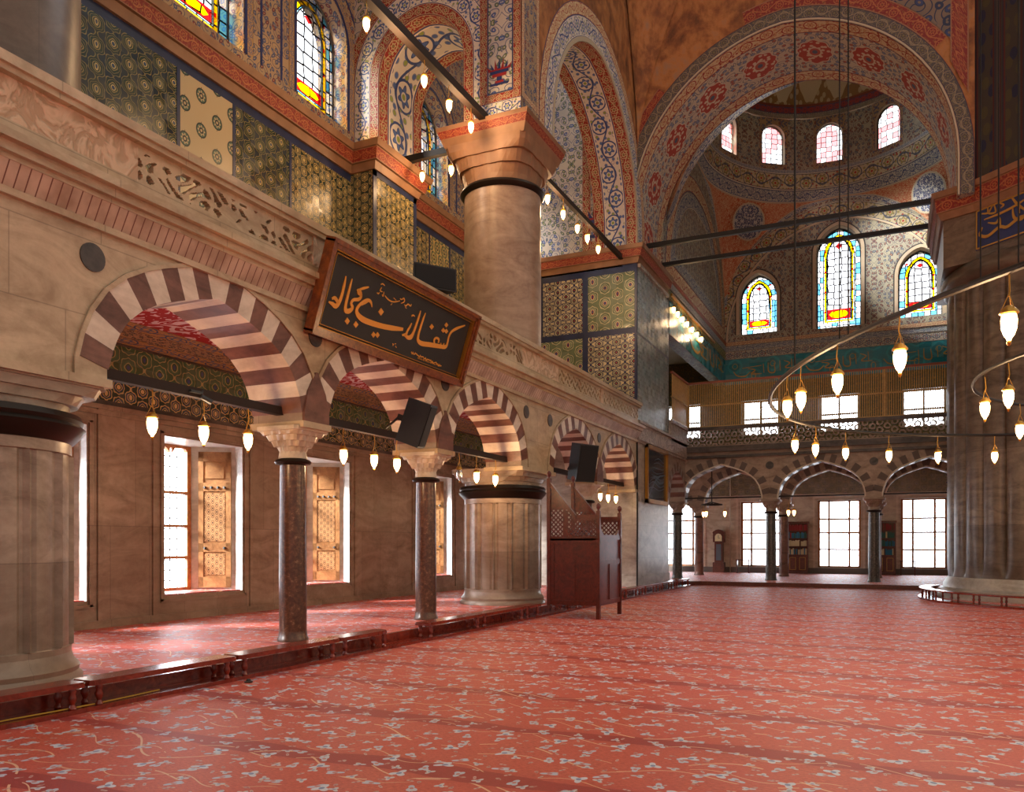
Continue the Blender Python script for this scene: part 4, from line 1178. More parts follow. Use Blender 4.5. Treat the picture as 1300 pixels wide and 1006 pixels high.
# far balustrade and the gallery's slatted screen
fb = struct_root('balustrade')
def star(u, z):
    if z < 5.5 or z > 6.1: return True
    k = 2 * PI / .25; a, c = u * k, z * k
    f = math.cos(a) + math.cos(a * .5 + c * .866) + math.cos(a * .5 - c * .866)
    return -.75 < f < 1.35
v = MB(); pierced(v, 'X', 32.86, 32.95, -7.6, 3.2, 5.44, 6.14, .031, star); v.build('pierced_panel', 'marble_pier', fb)
v = MB(); v.box(-7.7, 14, 32.78, 33.0, 5.24, 5.46); v.box(-7.7, 14, 32.84, 33.0, 5.0, 5.1); v.box(-7.7, 14, 32.8, 33.0, 6.12, 6.24); v.build('handrail', 'dark_stone', fb)
v = MB(); v.box(XF, XF + .1, 30.3, 32.9, 5.46, 6.12); v.box(XF - .04, XF + .16, 30.3, 32.95, 6.12, 6.24); v.build('side_panel', 'carved_stone', fb)
scr = thing('gallery_screen', 'gilded wooden slatted screen above the far carved balustrade', 'screen', (-7.6, 32.95, 6.24))
v = MB()
for k in range(150):
    x = .05 + k * .075; v.box(x, x + .03, -.012, .012, 0, 1.76)
v.build('slats', 'screen_wood', scr)
v = MB()
for k in range(34):
    y = -.05 - k * .075; v.box(-.012, .012, y - .03, y, 0, 1.76)
v.build('slats', 'screen_wood', scr)
v = MB()
for z in (0, .86): v.box(0, 11.4, -.03, .03, z, z + .05); v.box(-.03, .03, -2.65, 0, z, z + .05)
for x in (0, 3.55, 7.25, 10.9): v.box(x - .03, x + .05, -.035, .035, 0, 1.8)
v.build('frame', 'screen_wood', scr)
plain('rail_red', '#8a4a30', .5)
v = MB(); v.box(-.04, 11.4, -.05, .05, 1.76, 1.84); v.box(-.05, .05, -2.65, 0, 1.76, 1.84); v.build('top_rail', 'rail_red', scr)
# ------------------------------------------------------------------ columns
def make_column(label, shaft_mat, cap_mat='marble_cream', r=.2):
    t = thing('marble_column', label, 'column')
    v = MB(); v.lathe([(r + .03, 0), (r + .03, .04), (r + .012, .07), (r + .004, .15)], seg=28); v.build('base', shaft_mat, t)
    v = MB(); v.lathe([(r, .14), (r * 1.01, .6), (r * .97, 1.8), (r * .92, 2.62)], seg=32); v.build('shaft', shaft_mat, t)
    v = MB(); v.lathe([(r * .9, 2.6), (r + .05, 2.62), (r + .07, 2.65), (r + .05, 2.68), (r * .95, 2.7)], seg=28); v.build('collar', 'bronze', t)
    # muqarnas capital: tiers of pointed cells growing from a round neck to a square abacus
    v = MB(); n = 48; rings_ = []
    def sq(a, h, p):  # superellipse radius
        return h / ((abs(math.cos(a)) ** p + abs(math.sin(a)) ** p) ** (1 / p))
    tiers = [(2.70, .21, 2, 0, 0), (2.77, .20, 2, 0, 0), (2.80, .205, 2, .02, 0), (2.87, .235, 2.3, .03, 0), (2.871, .26, 2.5, .03, 1), (2.95, .285, 3, .035, 1),
             (2.951, .31, 3.5, .035, 0), (3.03, .33, 4.5, .03, 0), (3.031, .355, 6, .025, 1), (3.08, .37, 9, .015, 1), (3.09, .385, 14, 0, 0), (3.15, .385, 20, 0, 0)]
    for z, h, p, am, ph in tiers:
        rings_.append([((sq(a, h, p) - am * abs(math.sin(a * 8 + ph * PI / 2))) * math.cos(a), (sq(a, h, p) - am * abs(math.sin(a * 8 + ph * PI / 2))) * math.sin(a), z)
                       for a in [2 * PI * (k + .5) / n for k in range(n)]])
    v.loft(rings_, 0, caps=True, smooth=False); v.build('capital', cap_mat, t)
    return t
c1 = make_column('brown porphyry column, nearest of the slim side arcade columns, behind the benches', 'porphyry'); c1.location = (XA, 9.6, PL)
c2 = dup(c1, (XA, 13.4, PL), label='brown porphyry column between the nearest slim column and the second broad pier')
c2.children[1].rotation_euler.z = 1.7
dup(c1, (XA, 22.3, PL), label='slim column behind the wooden pulpit under the two far side arches')
dark = make_column('dark granite column at the corner of the far platform, beside the tiled pier', 'green_granite', 'marble_pier'); dark.location = (XA, 33.3, PL)
for x, lb in ((-4.4, 'dark granite column of the front far row, left of the middle arch'), (-.7, 'dark granite column of the front far row, right of the middle arch, before a bookcase'),
              (3.0, 'dark granite column of the front far row hidden partly by the great fluted pier')):
    dup(dark, (x, 33.3, PL), label=lb)
brn = make_column('brown column of the inner far row standing left of the tall clock', 'red_breccia', 'marble_pier'); brn.location = (XA, 37.4, PL)
for x, lb in ((-4.4, 'brown column of the inner far row beside the left bookcase'), (-.7, 'brown column of the inner far row beside the right bookcase')):
    dup(brn, (x, 37.4, PL), label=lb)

# ------------------------------------------------------------------ broad panelled piers under the gallery
def make_pier(label, r=.93, n=14):
    t = thing('panelled_pier', label, 'pier')
    v = MB(); v.lathe([(r + .11, 0), (r + .11, .05), (r + .07, .1), (r + .08, .15), (r + .02, .22), (r, .3)], seg=64); v.build('base', 'marble_pier', t)
    m = n * 12
    def rad(a, inner):
        f = (a * n / (2 * PI)) % 1.0; d = min(f, 1 - f)
        if d < .05: return r + .02
        if d < .1: return r - .04
        if d < .15: return r - .004
        if d < .185: return r - .045
        return r - .03 + .016 * math.cos((f - .5) * 3) if inner else r - .012
    lv = [(.28, 0), (.36, 0), (.37, 1), (2.38, 1), (2.39, 0), (2.5, 0)]
    rings_ = []
    for z, inn in lv:
        rings_.append([((rad(2 * PI * k / m, 1) if inn else r) * math.cos(2 * PI * k / m), (rad(2 * PI * k / m, 1) if inn else r) * math.sin(2 * PI * k / m), z) for k in range(m)])
    v = MB(); v.loft(rings_, 0, smooth=False, uvs=lambda i, j: (2 * PI * r * j / m, lv[i][0])); v.build('shaft', 'marble_pier', t)
    v = MB(); v.lathe([(r, 2.5), (r + .03, 2.52), (r + .1, 2.6), (r + .14, 2.66), (r + .1, 2.7), (r + .12, 2.74), (r + .09, 2.8), (r, 2.82)], seg=64); v.build('bronze_collar', 'bronze', t)
    v = MB(); h = r - .02
    cc = lambda a, p, hh: (hh / ((abs(math.cos(a)) ** p + abs(math.sin(a)) ** p) ** (1 / p)))
    rr = []
    for z, p, hh in ((2.8, 2, r - .02), (2.9, 2.4, r - .06), (2.901, 3, r - .04), (3.0, 4, r - .04), (3.001, 6, r), (3.1, 12, r), (3.101, 30, r + .02), (3.2, 30, r + .02)):
        rr.append([(cc(a, p, hh) * math.cos(a), cc(a, p, hh) * math.sin(a), z) for a in [2 * PI * (k + .5) / 48 for k in range(48)]])
    v.loft(rr, 0, caps=True, smooth=False); v.build('impost', 'marble_pier', t)
    return t
p1 = make_pier('broad round marble pier with panelled drum, nearest the camera at the left'); p1.location = (-8.65, 5.25, PL)
dup(p1, (-8.65, 17.9, PL), label='broad round marble pier with panelled drum, just before the wooden pulpit')

def make_upper_column(label, sm='marble_upper'):
    t = thing('gallery_column', label, 'column')
    v = MB(); v.lathe([(1.02, 0), (1.02, .2), (.95, .3), (.94, .35), (.94, 2.4), (.93, 4.42)], seg=56); v.build('shaft', sm, t)
    v = MB(); v.lathe([(.93, 4.38), (.98, 4.4), (1.03, 4.47), (1.0, 4.53), (.93, 4.56)], seg=48); v.build('bronze_collar', 'bronze', t)
    v = MB(); rr = []
    for z, p, hh, am in ((4.54, 2, .9, 0), (4.7, 2.2, .91, .02), (4.9, 2.8, .93, .03), (4.901, 3.2, .96, .03), (5.15, 4.5, .99, .03), (5.151, 6, 1.02, .02), (5.3, 14, 1.03, 0), (5.45, 30, 1.05, 0)):
        rr.append([((hh / ((abs(math.cos(a)) ** p + abs(math.sin(a)) ** p) ** (1 / p)) - am * abs(math.sin(a * 8))) * math.cos(a),
                    (hh / ((abs(math.cos(a)) ** p + abs(math.sin(a)) ** p) ** (1 / p)) - am * abs(math.sin(a * 8))) * math.sin(a), z) for a in [2 * PI * (k + .5) / 64 for k in range(64)]])
    v.loft(rr, 0, caps=True, smooth=False); v.build('capital', 'cornice_stone', t)
    v = MB(); h0, h1 = 1.05, 1.17
    def sqr(h, z): return [(-h, -h, z), (h, -h, z), (h, h, z), (-h, h, z)]
    v.hexa(sqr(1.03, 5.42), sqr(1.1, 5.6)); v.hexa(sqr(1.17, 5.78), sqr(1.19, 5.86))
    A, B = sqr(1.1, 5.6), sqr(1.17, 5.78)
    for i in range(4):
        j = (i + 1) % 4; v.face([A[i], A[j], B[j], B[i]], 1, [(0, 0), (12.5, 0), (12.5, 1), (0, 1)])
    v.build('abacus', ['cornice_stone', 'band_cornice'], t)
    return t
u1 = make_upper_column('thick smooth round column rising from the gallery before the stained windows, with square capital'); u1.location = (-8.65, 17.9, 5.55)
u2 = make_upper_column('dark thick gallery column cut off at the upper left corner', 'marble_great'); u2.location = (-8.65, 5.35, 5.55)  # darker marble than its twin: the dim corner is put into its colour

# ------------------------------------------------------------------ great fluted pier at the right
GP = (4.3, 28.2)
t = thing('great_pier', 'enormous fluted marble pier at the right side with blue inscription band', 'pier', (GP[0], GP[1], 0))
R, NF = 2.82, 26; m = NF * 12
def gr(k, amp, base):
    f = (k / 12) % 1.0
    return base + amp * (math.sqrt(max(0, 1 - (2 * f - 1) ** 2)) - .75) if amp else base
rr = []
LV = [(.30, 0), (.62, .0), (.72, .05), (.85, .11), (1.0, .15), (1.2, .16), (3, .16), (6, .16), (8.7, .16), (8.9, .1), (9.05, 0)]
for z, amp in LV: rr.append([(gr(k, amp, R) * math.cos(2 * PI * k / m), gr(k, amp, R) * math.sin(2 * PI * k / m), z) for k in range(m)])
v = MB(); v.loft(rr, 0, smooth=True, uvs=lambda i, j: (2 * PI * R * j / m, LV[i][0])); v.build('fluted_shaft', 'marble_great', t)
v = MB(); v.lathe([(R + .5, 0), (R + .5, .14), (R + .3, .15), (R + .3, .24), (R + .16, .3), (R + .14, .42), (R + .02, .6), (R - .05, .62)], seg=96); v.build('base', 'marble_grey', t)
v = MB(); v.lathe([(R - .1, 9.0), (R + .06, 9.05), (R + .2, 9.2), (R + .22, 9.4), (R + .12, 9.58), (R + .02, 9.64), (R - .1, 9.66)], seg=96); v.build('torus_band', 'marble_great', t)
POLY = [(1.05, 31.2), (1.05, 26.75), (1.9, 26.35), (3.2, 25.2), (5.6, 25.2), (6.75, 26.35), (7.6, 26.75), (7.6, 31.2)]
LPOLY = [(x - GP[0], y - GP[1]) for x, y in POLY]
def shrink(k): return [(x * k, y * k) for x, y in LPOLY]
v = MB(); v.hexa([(x, y, 9.6) for x, y in shrink(.93)], [(x, y, 11.0) for x, y in shrink(.93)]); v.build('neck', 'marble_great', t)
v = MB(); cornice(v, shrink(.93), 10.98, out=(.14, .22, .32), hs=(.2, .42, .16)); 
v.face([(x, y, 11.76) for x, y in shrink(1.0)]); v.build('cornice', ['cornice_stone', 'band_cornice'], t)
v = MB(); UP = [(x - GP[0], y - GP[1]) for x, y in [(2.0, 31), (2.0, 26.2), (3.2, 25.2), (5.6, 25.2), (6.75, 26.35), (6.75, 31)]]
L = 0
for p, q in zip(UP, UP[1:]):
    l = math.dist(p, q); v.face([(*p, 11.7), (*q, 11.7), (*q, 24), (*p, 24)], 0, [(L, 11.7), (L + l, 11.7), (L + l, 24), (L, 24)]); L += l
v.build('painted_upper_faces', 'pier_stripes', t)
# inscription panel on the chamfered face of the neck
A, B = [Vector((*shrink(.93)[i], 0)) for i in (2, 3)]
d_ = (B - A).normalized(); nn = Vector((d_.y, -d_.x, 0)); LW = (B - A).length
def ip(u, z, h=.02): q = A + d_ * u + nn * h; return (q.x, q.y, z)
def ribbon(mb, pts, wd, f, mi=0, h=.03, th=.012):
    """calligraphic stroke: pts 2-D, wd widths, f(u,z,h)->3-D"""
    P = [Vector(p) for p in pts]; fine = []
    for i in range(len(P) - 1):
        p0 = P[max(i - 1, 0)]; p1 = P[i]; p2 = P[i + 1]; p3 = P[min(i + 2, len(P) - 1)]
        for k in range(5):
            s = k / 5
            q = .5 * ((2 * p1) + (p2 - p0) * s + (2 * p0 - 5 * p1 + 4 * p2 - p3) * s * s + (3 * p1 - p0 - 3 * p2 + p3) * s ** 3)
            fine.append((q, wd[i] + (wd[i + 1] - wd[i]) * s))
    fine.append((P[-1], wd[-1]))
    Lf, Rt = [], []
    for i, (q, w) in enumerate(fine):
        tg = fine[min(i + 1, len(fine) - 1)][0] - fine[max(i - 1, 0)][0]
        if tg.length < 1e-9: tg = Vector((1, 0))
        tg.normalize(); nr = Vector((-tg.y, tg.x)); Lf.append(q + nr * w / 2); Rt.append(q - nr * w / 2)
    for i in range(len(Lf) - 1):
        a, b_, c, e = Lf[i], Lf[i + 1], Rt[i + 1], Rt[i]
        mb.face([f(a.x, a.y, h + th), f(b_.x, b_.y, h + th), f(c.x, c.y, h + th), f(e.x, e.y, h + th)], mi)
        mb.face([f(a.x, a.y, h), f(b_.x, b_.y, h), f(b_.x, b_.y, h + th), f(a.x, a.y, h + th)], mi)
        mb.face([f(e.x, e.y, h), f(c.x, c.y, h), f(c.x, c.y, h + th), f(e.x, e.y, h + th)], mi)
v = MB(); v.face([ip(.02, 9.86), ip(LW, 9.86), ip(LW, 11.0), ip(.02, 11.0)]); v.face([ip(LW, 9.86), (B.x + 2.2, B.y - .02, 9.86), (B.x + 2.2, B.y - .02, 11.0), ip(LW, 11.0)])
pn = v.build('inscription_panel', 'inscription_blue', t)
v = MB()
for q in ([(.06, 9.9), (.06, 10.96)], [(.06, 9.9), (LW, 9.9)], [(.06, 10.96), (LW, 10.96)]): ribbon(v, q, [.04, .04], ip)
S1 = [([(275, 800), (300, 800), (318, 770)], 8), ([(300, 770), (303, 803), (330, 803), (325, 768)], 7), ([(345, 762), (362, 775), (350, 788)], 7),
      ([(285, 832), (345, 815), (400, 792), (457, 758)], 9), ([(278, 868), (268, 905), (300, 916), (345, 880), (375, 885), (420, 850), (457, 842)], 11),
      ([(385, 730), (415, 785), (457, 832)], 10), ([(396, 798), (402, 845), (430, 858), (457, 815)], 10), ([(300, 850), (332, 858), (345, 838), (350, 872)], 9), ([(420, 770), (422, 830)], 8)]
for pts, w in S1:
    q = [(.12 + (x - 262) / 195 * (LW - .16), 10.92 - ((y + (x - 262) * .28) - 790) / 175 * .98) for x, y in pts]
    ribbon(v, q, [.03] + [w * .0075] * (len(q) - 2) + [.03], ip)
v.build('gold_lettering', 'gold_dull', pn)
# small radial detail: curved low bench rail round the pier foot
rb = thing('curved_bench', 'curved low reddish bench rail wrapped round the great fluted pier', 'bench', (5.4, 26.9, 0))
def arcp(r, z, a0=PI * .88, a1=PI * 1.62, n=44): return [(r * math.cos(a0 + (a1 - a0) * k / n), r * math.sin(a0 + (a1 - a0) * k / n), z) for k in range(n + 1)]
def arcslab(mb, r0, r1, z0, z1, **k):
    a, b_, c, e = arcp(r0, z0, **k), arcp(r1, z0, **k), arcp(r1, z1, **k), arcp(r0, z1, **k)
    mb.loft([list(q) for q in zip(a, b_, c, e)], 0, caps=True, smooth=False)
v = MB(); arcslab(v, 4.45, 4.75, .27, .31); v.build('top', 'mahogany', rb)
v = MB(); arcslab(v, 4.4, 4.78, 0, .05); v.build('foot_board', 'mahogany', rb)
turn = [(.022, 0), (.03, .02), (.018, .05), (.032, .1), (.02, .15), (.03, .2), (.022, .22)]
for k in range(14):
    a = PI * .9 + PI * .7 * k / 13; 
    for rr_ in (4.5, 4.68): v = MB(); v.lathe(turn, (rr_ * math.cos(a), rr_ * math.sin(a), .05), 10); v.build('leg', 'mahogany', rb)

# ------------------------------------------------------------------ tie beams
def beam(label, p0, p1, w, h, mat):
    t = thing('tie_beam', label, 'beam', p0); v = MB()
    d = Vector(p1) - Vector(p0); s = Vector((d.y, -d.x, 0)).normalized() * w / 2
    a = [Vector((0, 0, 0)) + s, -s, -s + Vector((0, 0, h)), s + Vector((0, 0, h))]
    v.hexa([tuple(q) for q in a], [tuple(q + d) for q in a]); o = v.build('bar', mat, t)
    return t
for lb, y0, y1 in (('dark wooden tie beam across the nearest and widest-looking side arch', 6.1, 9.35), ('dark wooden tie beam across the side arch under the calligraphy panel', 9.88, 13.12), ('dark wooden tie beam across the side arch beside the second broad pier', 13.68, 16.92),
                   ('dark wooden tie beam across the side arch behind the wooden pulpit', 18.83, 22.07), ('dark wooden tie beam across the last side arch before the tiled pier', 22.58, 25.82)):
    beam(lb, (XA, y0, 3.46), (XA, y1, 3.46), .12, .12, 'dark_wood_beam')
beam('dark wooden tie beam crossing the upper left windows up to the thick gallery column', (-8.6, 6.4, 11.36), (-8.6, 16.9, 11.36), .16, .18, 'dark_wood_beam')
beam('short dark tie beam between the tiled pilaster and the gallery column capital', (-11.6, 17.9, 11.4), (-9.75, 17.9, 11.4), .14, .16, 'iron')
beam('dark brass tie beam from the gallery column to the tiled pier', (-8.2, 19.0, 11.0), (-8.2, 26.1, 11.0), .12, .14, 'dark_wood_beam')
beam('long black iron tie beam across the great arch, upper of two', (-7.7, 27.3, 11.72), (1.9, 27.3, 11.72), .14, .14, 'iron')
beam('long black iron tie beam across the great arch, lower of two', (-7.7, 29.4, 11.72), (1.9, 29.4, 11.72), .14, .14, 'iron')
beam('thin dark tie rod across the three far arches', (-8.1, 33.3, 3.4), (6, 33.3, 3.4), .06, .06, 'iron')
beam('thin brass tie beam with a row of lamps under the left side of the corner bay', (-8.45, 30.5, 10.95), (-8.45, 41, 10.95), .1, .1, 'gilt') if False else None
beam('slender gilded tie beam carrying the close row of lamps beside the tiled pier', (-7.62, 30.4, 10.92), (-7.62, 38.5, 10.92), .08, .1, 'gilt')

# ------------------------------------------------------------------ hanging glass lamps
def make_lamp(label, group, hang=.30, lit=True, k=.86):
    t = thing('hanging_lamp', label, 'lamp', group=group)
    v = MB(); v.tube([(0, 0, 0), (.012, 0, -hang * .5), (0, 0, -hang + .1)], .007, 6)
    for i in range(3):
        a = 2 * PI * i / 3; v.tube([(0, 0, -hang + .12), (.075 * k * math.cos(a), .075 * k * math.sin(a), -hang - .03)], .004, 4)
    v.build('hanger', 'brass', t)
    v = MB(); v.lathe([(.03 * k, -hang + .02), (.055 * k, -hang + .0), (.085 * k, -hang - .03), (.088 * k, -hang - .045), (.06 * k, -hang - .055)], seg=16); v.build('rim', 'brass', t)
    v = MB(); v.lathe([(.062 * k, -hang - .05), (.073 * k, -hang - .1), (.068 * k, -hang - .17), (.045 * k, -hang - .23), (.02 * k, -hang - .26), (.018 * k, -hang - .275)], seg=16)
    v.build('glass_shade', 'lamp_glow' if lit else 'clear_glass', t)
    v = MB(); v.lathe([(.01, -hang - .27), (.02, -hang - .29), (.012, -hang - .31), (.002, -hang - .32)], seg=10); v.build('finial', 'brass', t)
    return t
ORD = ['leftmost', 'second from the left', 'third from the left', 'fourth from the left', 'fifth from the left', 'sixth from the left', 'rightmost']
lamp0 = None
def lamps(where, group, pts, tz, names=None):
    global lamp0
    for i, (x, y) in enumerate(pts):
        nm = (names or ORD)[i]
        lb = 'lit lamp %s, %s' % (where, nm)
        if lamp0 is None: lamp0 = make_lamp(lb, group); q = lamp0; q.location = (x, y, tz)
        else: q = dup(lamp0, (x, y, tz), (0, 0, random.random() * 6), lb, group)
O3 = ['left one', 'middle one', 'right one']
lamps('under the nearest side arch', 'lamps of the nearest side arch', [(-8.1, 7.06), (-8.1, 7.87), (-8.1, 8.67)], 3.46, O3)
lamps('under the side arch below the calligraphy panel', 'lamps of the second side arch', [(-8.1, 10.83), (-8.1, 11.69), (-8.1, 12.4)], 3.46, O3)
lamps('in the side arch over the panelled pier', 'lamps of the third side arch', [(-8.1, 15.48), (-8.1, 16.39)], 3.46, ['left one', 'right one'])
un = make_lamp('unlit clear glass lamp beside two lit lamps in the third side arch', None, lit=False); un.location = (-8.1, 14.71, 3.46)
lamps('in the last side arch behind the pulpit', 'lamps of the fifth side arch', [(-8.1, 23.58), (-8.1, 24.33), (-8.1, 25.12)], 3.46, O3)
lamps('from the long beam before the upper left windows', 'lamps of the long upper beam', [(-8.6, 12.17), (-8.6, 14.16), (-8.6, 15.17), (-8.6, 16.17)], 11.37, ORD[:3] + ['nearest the capital'])
lamps('from the short beam before the third stained window', 'lamps of the short upper beam', [(-10.93, 17.9), (-10.08, 17.9)], 11.41, ['left one', 'right one'])
lamps('on the beam between gallery column and tiled pier', 'lamps of the beam beside the gallery column', [(-8.2, 19.66), (-8.2, 20.77), (-8.2, 21.87), (-8.2, 22.7), (-8.2, 23.68)], 11.02, ORD[:4] + ['nearest the tiled pier'])
lamps('from the gilded beam beside the tiled pier', 'lamps of the gilded beam', [(-7.62, 30.75), (-7.62, 31.4), (-7.62, 32.2), (-7.62, 33.0), (-7.62, 33.9), (-7.62, 34.8), (-7.62, 35.7)], 10.93)

# the great oval lamp ring and the smaller one
def ring_thing(label, cx, cy, rx, ry, ph, z, r, n=120):
    t = thing('chandelier_ring', label, 'chandelier', (cx, cy, z), (0, 0, ph))
    v = MB(); pts = [(rx * math.cos(2 * PI * k / n), ry * math.sin(2 * PI * k / n), 0) for k in range(n)]
    v.tube(pts, r, 8, closed=True); v.build('hoop', 'iron', t); return t
big = ring_thing('huge thin black iron oval ring chandelier hung low over the carpet', 6.46, 12.18, 6.93, 9.4, .819, 3.9, .032)
small = ring_thing('smaller iron ring chandelier hung inside the huge one at the right edge', 5.0, 13.35, 3.98, 3.98, 0, 3.9, .024)
RL = [((.871, 7.999), 'nearest and biggest, high before the great pier'), ((.046, 9.044), 'second nearest, before the right stained window'), ((-.595, 10.056), 'third along the left side of the ring'),
      ((-1.09, 11.05), 'upper of the close trio at its left end'), ((-1.32, 11.62), 'leftmost of the trio at its left end'), ((-1.70, 16.16), 'lowest of the trio at its left end'),
      ((-1.41, 17.04), 'first on the far side of the ring'), ((-.91, 17.97), 'second on the far side, before the bright fretwork'), ((-.11, 18.89), 'third on the far side'),
      ((.83, 19.57), 'last on the far side left of the great pier'), ((1.92, 20.04), 'on the far side, in front of the great pier')]
for (x, y), nm in RL: dup(lamp0, (x, y, 3.88), (0, 0, random.random() * 6), 'lit lamp of the large ring, ' + nm, 'lamps of the large chandelier ring')
for (x, y), nm in (((1.12, 12.9), 'left one'), ((1.3, 12.0), 'middle one, higher'), ((1.85, 15.6), 'right one at the picture edge')):
    dup(lamp0, (x, y, 3.88), None, 'lit glass lamp of the small ring, ' + nm, 'lamps of the small chandelier ring')
CB = [(-1.19, 11.3, .02), (-.57, 10.0, .012), (-.47, 9.83, .012), (.68, 8.22, .01), (.8, 8.05, .01), (.93, 7.92, .01)]
CN = ['leftmost thick cable, with a bend, hanging before the great arch', 'thin cable hanging at the middle of the great arch, left of a close pair', 'thin cable hanging at the middle of the great arch, right of a close pair',
      'thin cable crossing the blue inscription, left one', 'thin cable crossing the blue inscription, middle one', 'thin cable crossing the blue inscription, right one']
for (x, y, r), nm in zip(CB, CN):
    t = thing('suspension_cable', nm, 'cable', (x, y, 3.93), group='cables of the large ring'); v = MB()
    v.tube([(0, 0, 0), (0, 0, 7), (.03, 0, 7.5) if r > .015 else (0, 0, 7.5), (0, 0, 8.2), (0, 0, 21)], r * .7, 6); v.build('wire', 'cable_black', t)

# far hanging lamp rosette
fr = thing('iron_lamp_holder', 'small black iron lamp holder hanging in the left far arch', 'chandelier', (-7.1, 35.3, 3.25))
v = MB(); v.tube([(0, 0, 0), (0, 0, 1.95)], .025, 6); v.build('stem', 'iron', fr)
v = MB(); v.tube([(.42 * math.cos(2 * PI * k / 24), .42 * math.sin(2 * PI * k / 24), 0) for k in range(24)], .035, 6, closed=True)
for k in range(4): a = PI * k / 4; v.tube([(-.42 * math.cos(a), -.42 * math.sin(a), 0), (0, 0, .12), (.42 * math.cos(a), .42 * math.sin(a), 0)], .02, 5)
v.build('hoop', 'iron', fr)
for (x, y), nm in (((-6.55, 35.3), 'right of the iron holder'), ((-7.32, 35.2), 'lower left of the iron holder'), ((-7.5, 35.5), 'upper left of the iron holder')):
    dup(lamp0, (x, y, 3.3), None, 'tiny lit lamp in the left far arch, ' + nm, 'lamps in the far arches', 1.0)
for (x, y), nm in (((-3.75, 35.3), 'right one'), ((-3.95, 35.1), 'middle one, lower'), ((-4.75, 35.3), 'left one')):
    dup(lamp0, (x, y, 3.3), None, 'tiny lit lamp in the middle far arch, ' + nm, 'lamps in the far arches', 1.0)

# ------------------------------------------------------------------ benches, step
st = thing('wooden_step', 'long glossy reddish wooden step edging the raised side carpet', 'step', (-7.13, 0, 0))
v = MB(); v.box(-.09, .22, -2, 31.2, 0, .045); v.build('board', 'mahogany', st)
def make_bench(label, L, group=None, round_end=False):
    t = thing('low_bench', label, 'bench', group=group)
    n = 6; top = []
    pts = [(-.15, .03), (-.12, 0), (.12, 0), (.15, .03), (.15, L - .03), (.12, L), (-.12, L), (-.15, L - .03)]
    if round_end: pts = [(-.15, .03), (-.12, 0), (.12, 0), (.15, .03), (.15, L - .22), (.11, L - .06), (.02, L), (-.1, L), (-.15, L - .06)]
    v = MB(); v.prism(pts, lambda a, c: (a, c, .245), lambda a, c: (a, c, .285)); v.prism([(x * .94, y + (.01 if y < L / 2 else -.01)) for x, y in pts], lambda a, c: (a, c, .285), lambda a, c: (a, c, .296))
    v.build('top', 'mahogany', t)
    T = [(.028, 0), (.036, .012), (.03, .03), (.02, .05), (.036, .09), (.04, .115), (.026, .15), (.036, .18), (.028, .205)]
    for y in (.12, L - .12):
        for x in (-.1, .1): v = MB(); v.lathe(T, (x, y, .045), 12); v.build('leg', 'mahogany', t)
    v = MB(); v.box(-.012, .012, .1, L - .1, .225, .255); v.build('rail', 'mahogany', t)
    return t
BX = -7.03
b0 = make_bench('low reddish bench at the very front left corner of the picture', 1.9, 'low benches along the step'); b0.location = (BX, 1.42, 0)
for y, lb in ((3.36, 'low reddish bench in front of the nearest broad pier'), (5.3, 'low reddish bench with glossy highlights just right of the nearest pier'), (7.24, 'low reddish bench before the nearest slim column')):
    dup(b0, (BX, y, 0), label=lb)
sb = make_bench('short low bench with a rounded end, right of the nearest slim column', 1.2, None, True); sb.location = (BX, 9.18, 0)
for y, lb in ((11.5, 'low reddish bench starting before the second slim column'), (13.44, 'low reddish bench in front of the second broad pier'), (15.38, 'low reddish bench running up to and behind the pulpit'),
              (18.3, 'low reddish bench just past the pulpit'), (20.3, 'low reddish bench in the far row, second past the pulpit'), (22.3, 'low reddish bench in the far row, third past the pulpit'),
              (24.3, 'low reddish bench in the far row, just before the tiled pier'), (26.3, 'low reddish bench along the near half of the tiled pier'), (28.3, 'low reddish bench along the far half of the tiled pier')):
    if y == 15.38: q = make_bench(lb, .8); q.location = (BX, y, 0)
    else: dup(b0, (BX, y, 0), label=lb)
cd = thing('yellow_cord', 'thin yellow cord lying along the step under the front left benches', 'cord', (BX, 0, 0))
v = MB(); v.tube([(.05 + .03 * math.sin(k * 1.3), 1 + k * .4, .058) for k in range(14)], .007, 6); v.build('strand', 'yellow_cord', cd)
pg = thing('floor_plug', 'small black plug lying on the red carpet beside the bench joint', 'plug', (-6.72, 7.2, 0))
v = MB(); v.lathe([(.045, 0), (.05, .012), (.03, .02), (.02, .04), (.012, .042)], seg=16); v.build('cap', 'plastic_dark', pg)

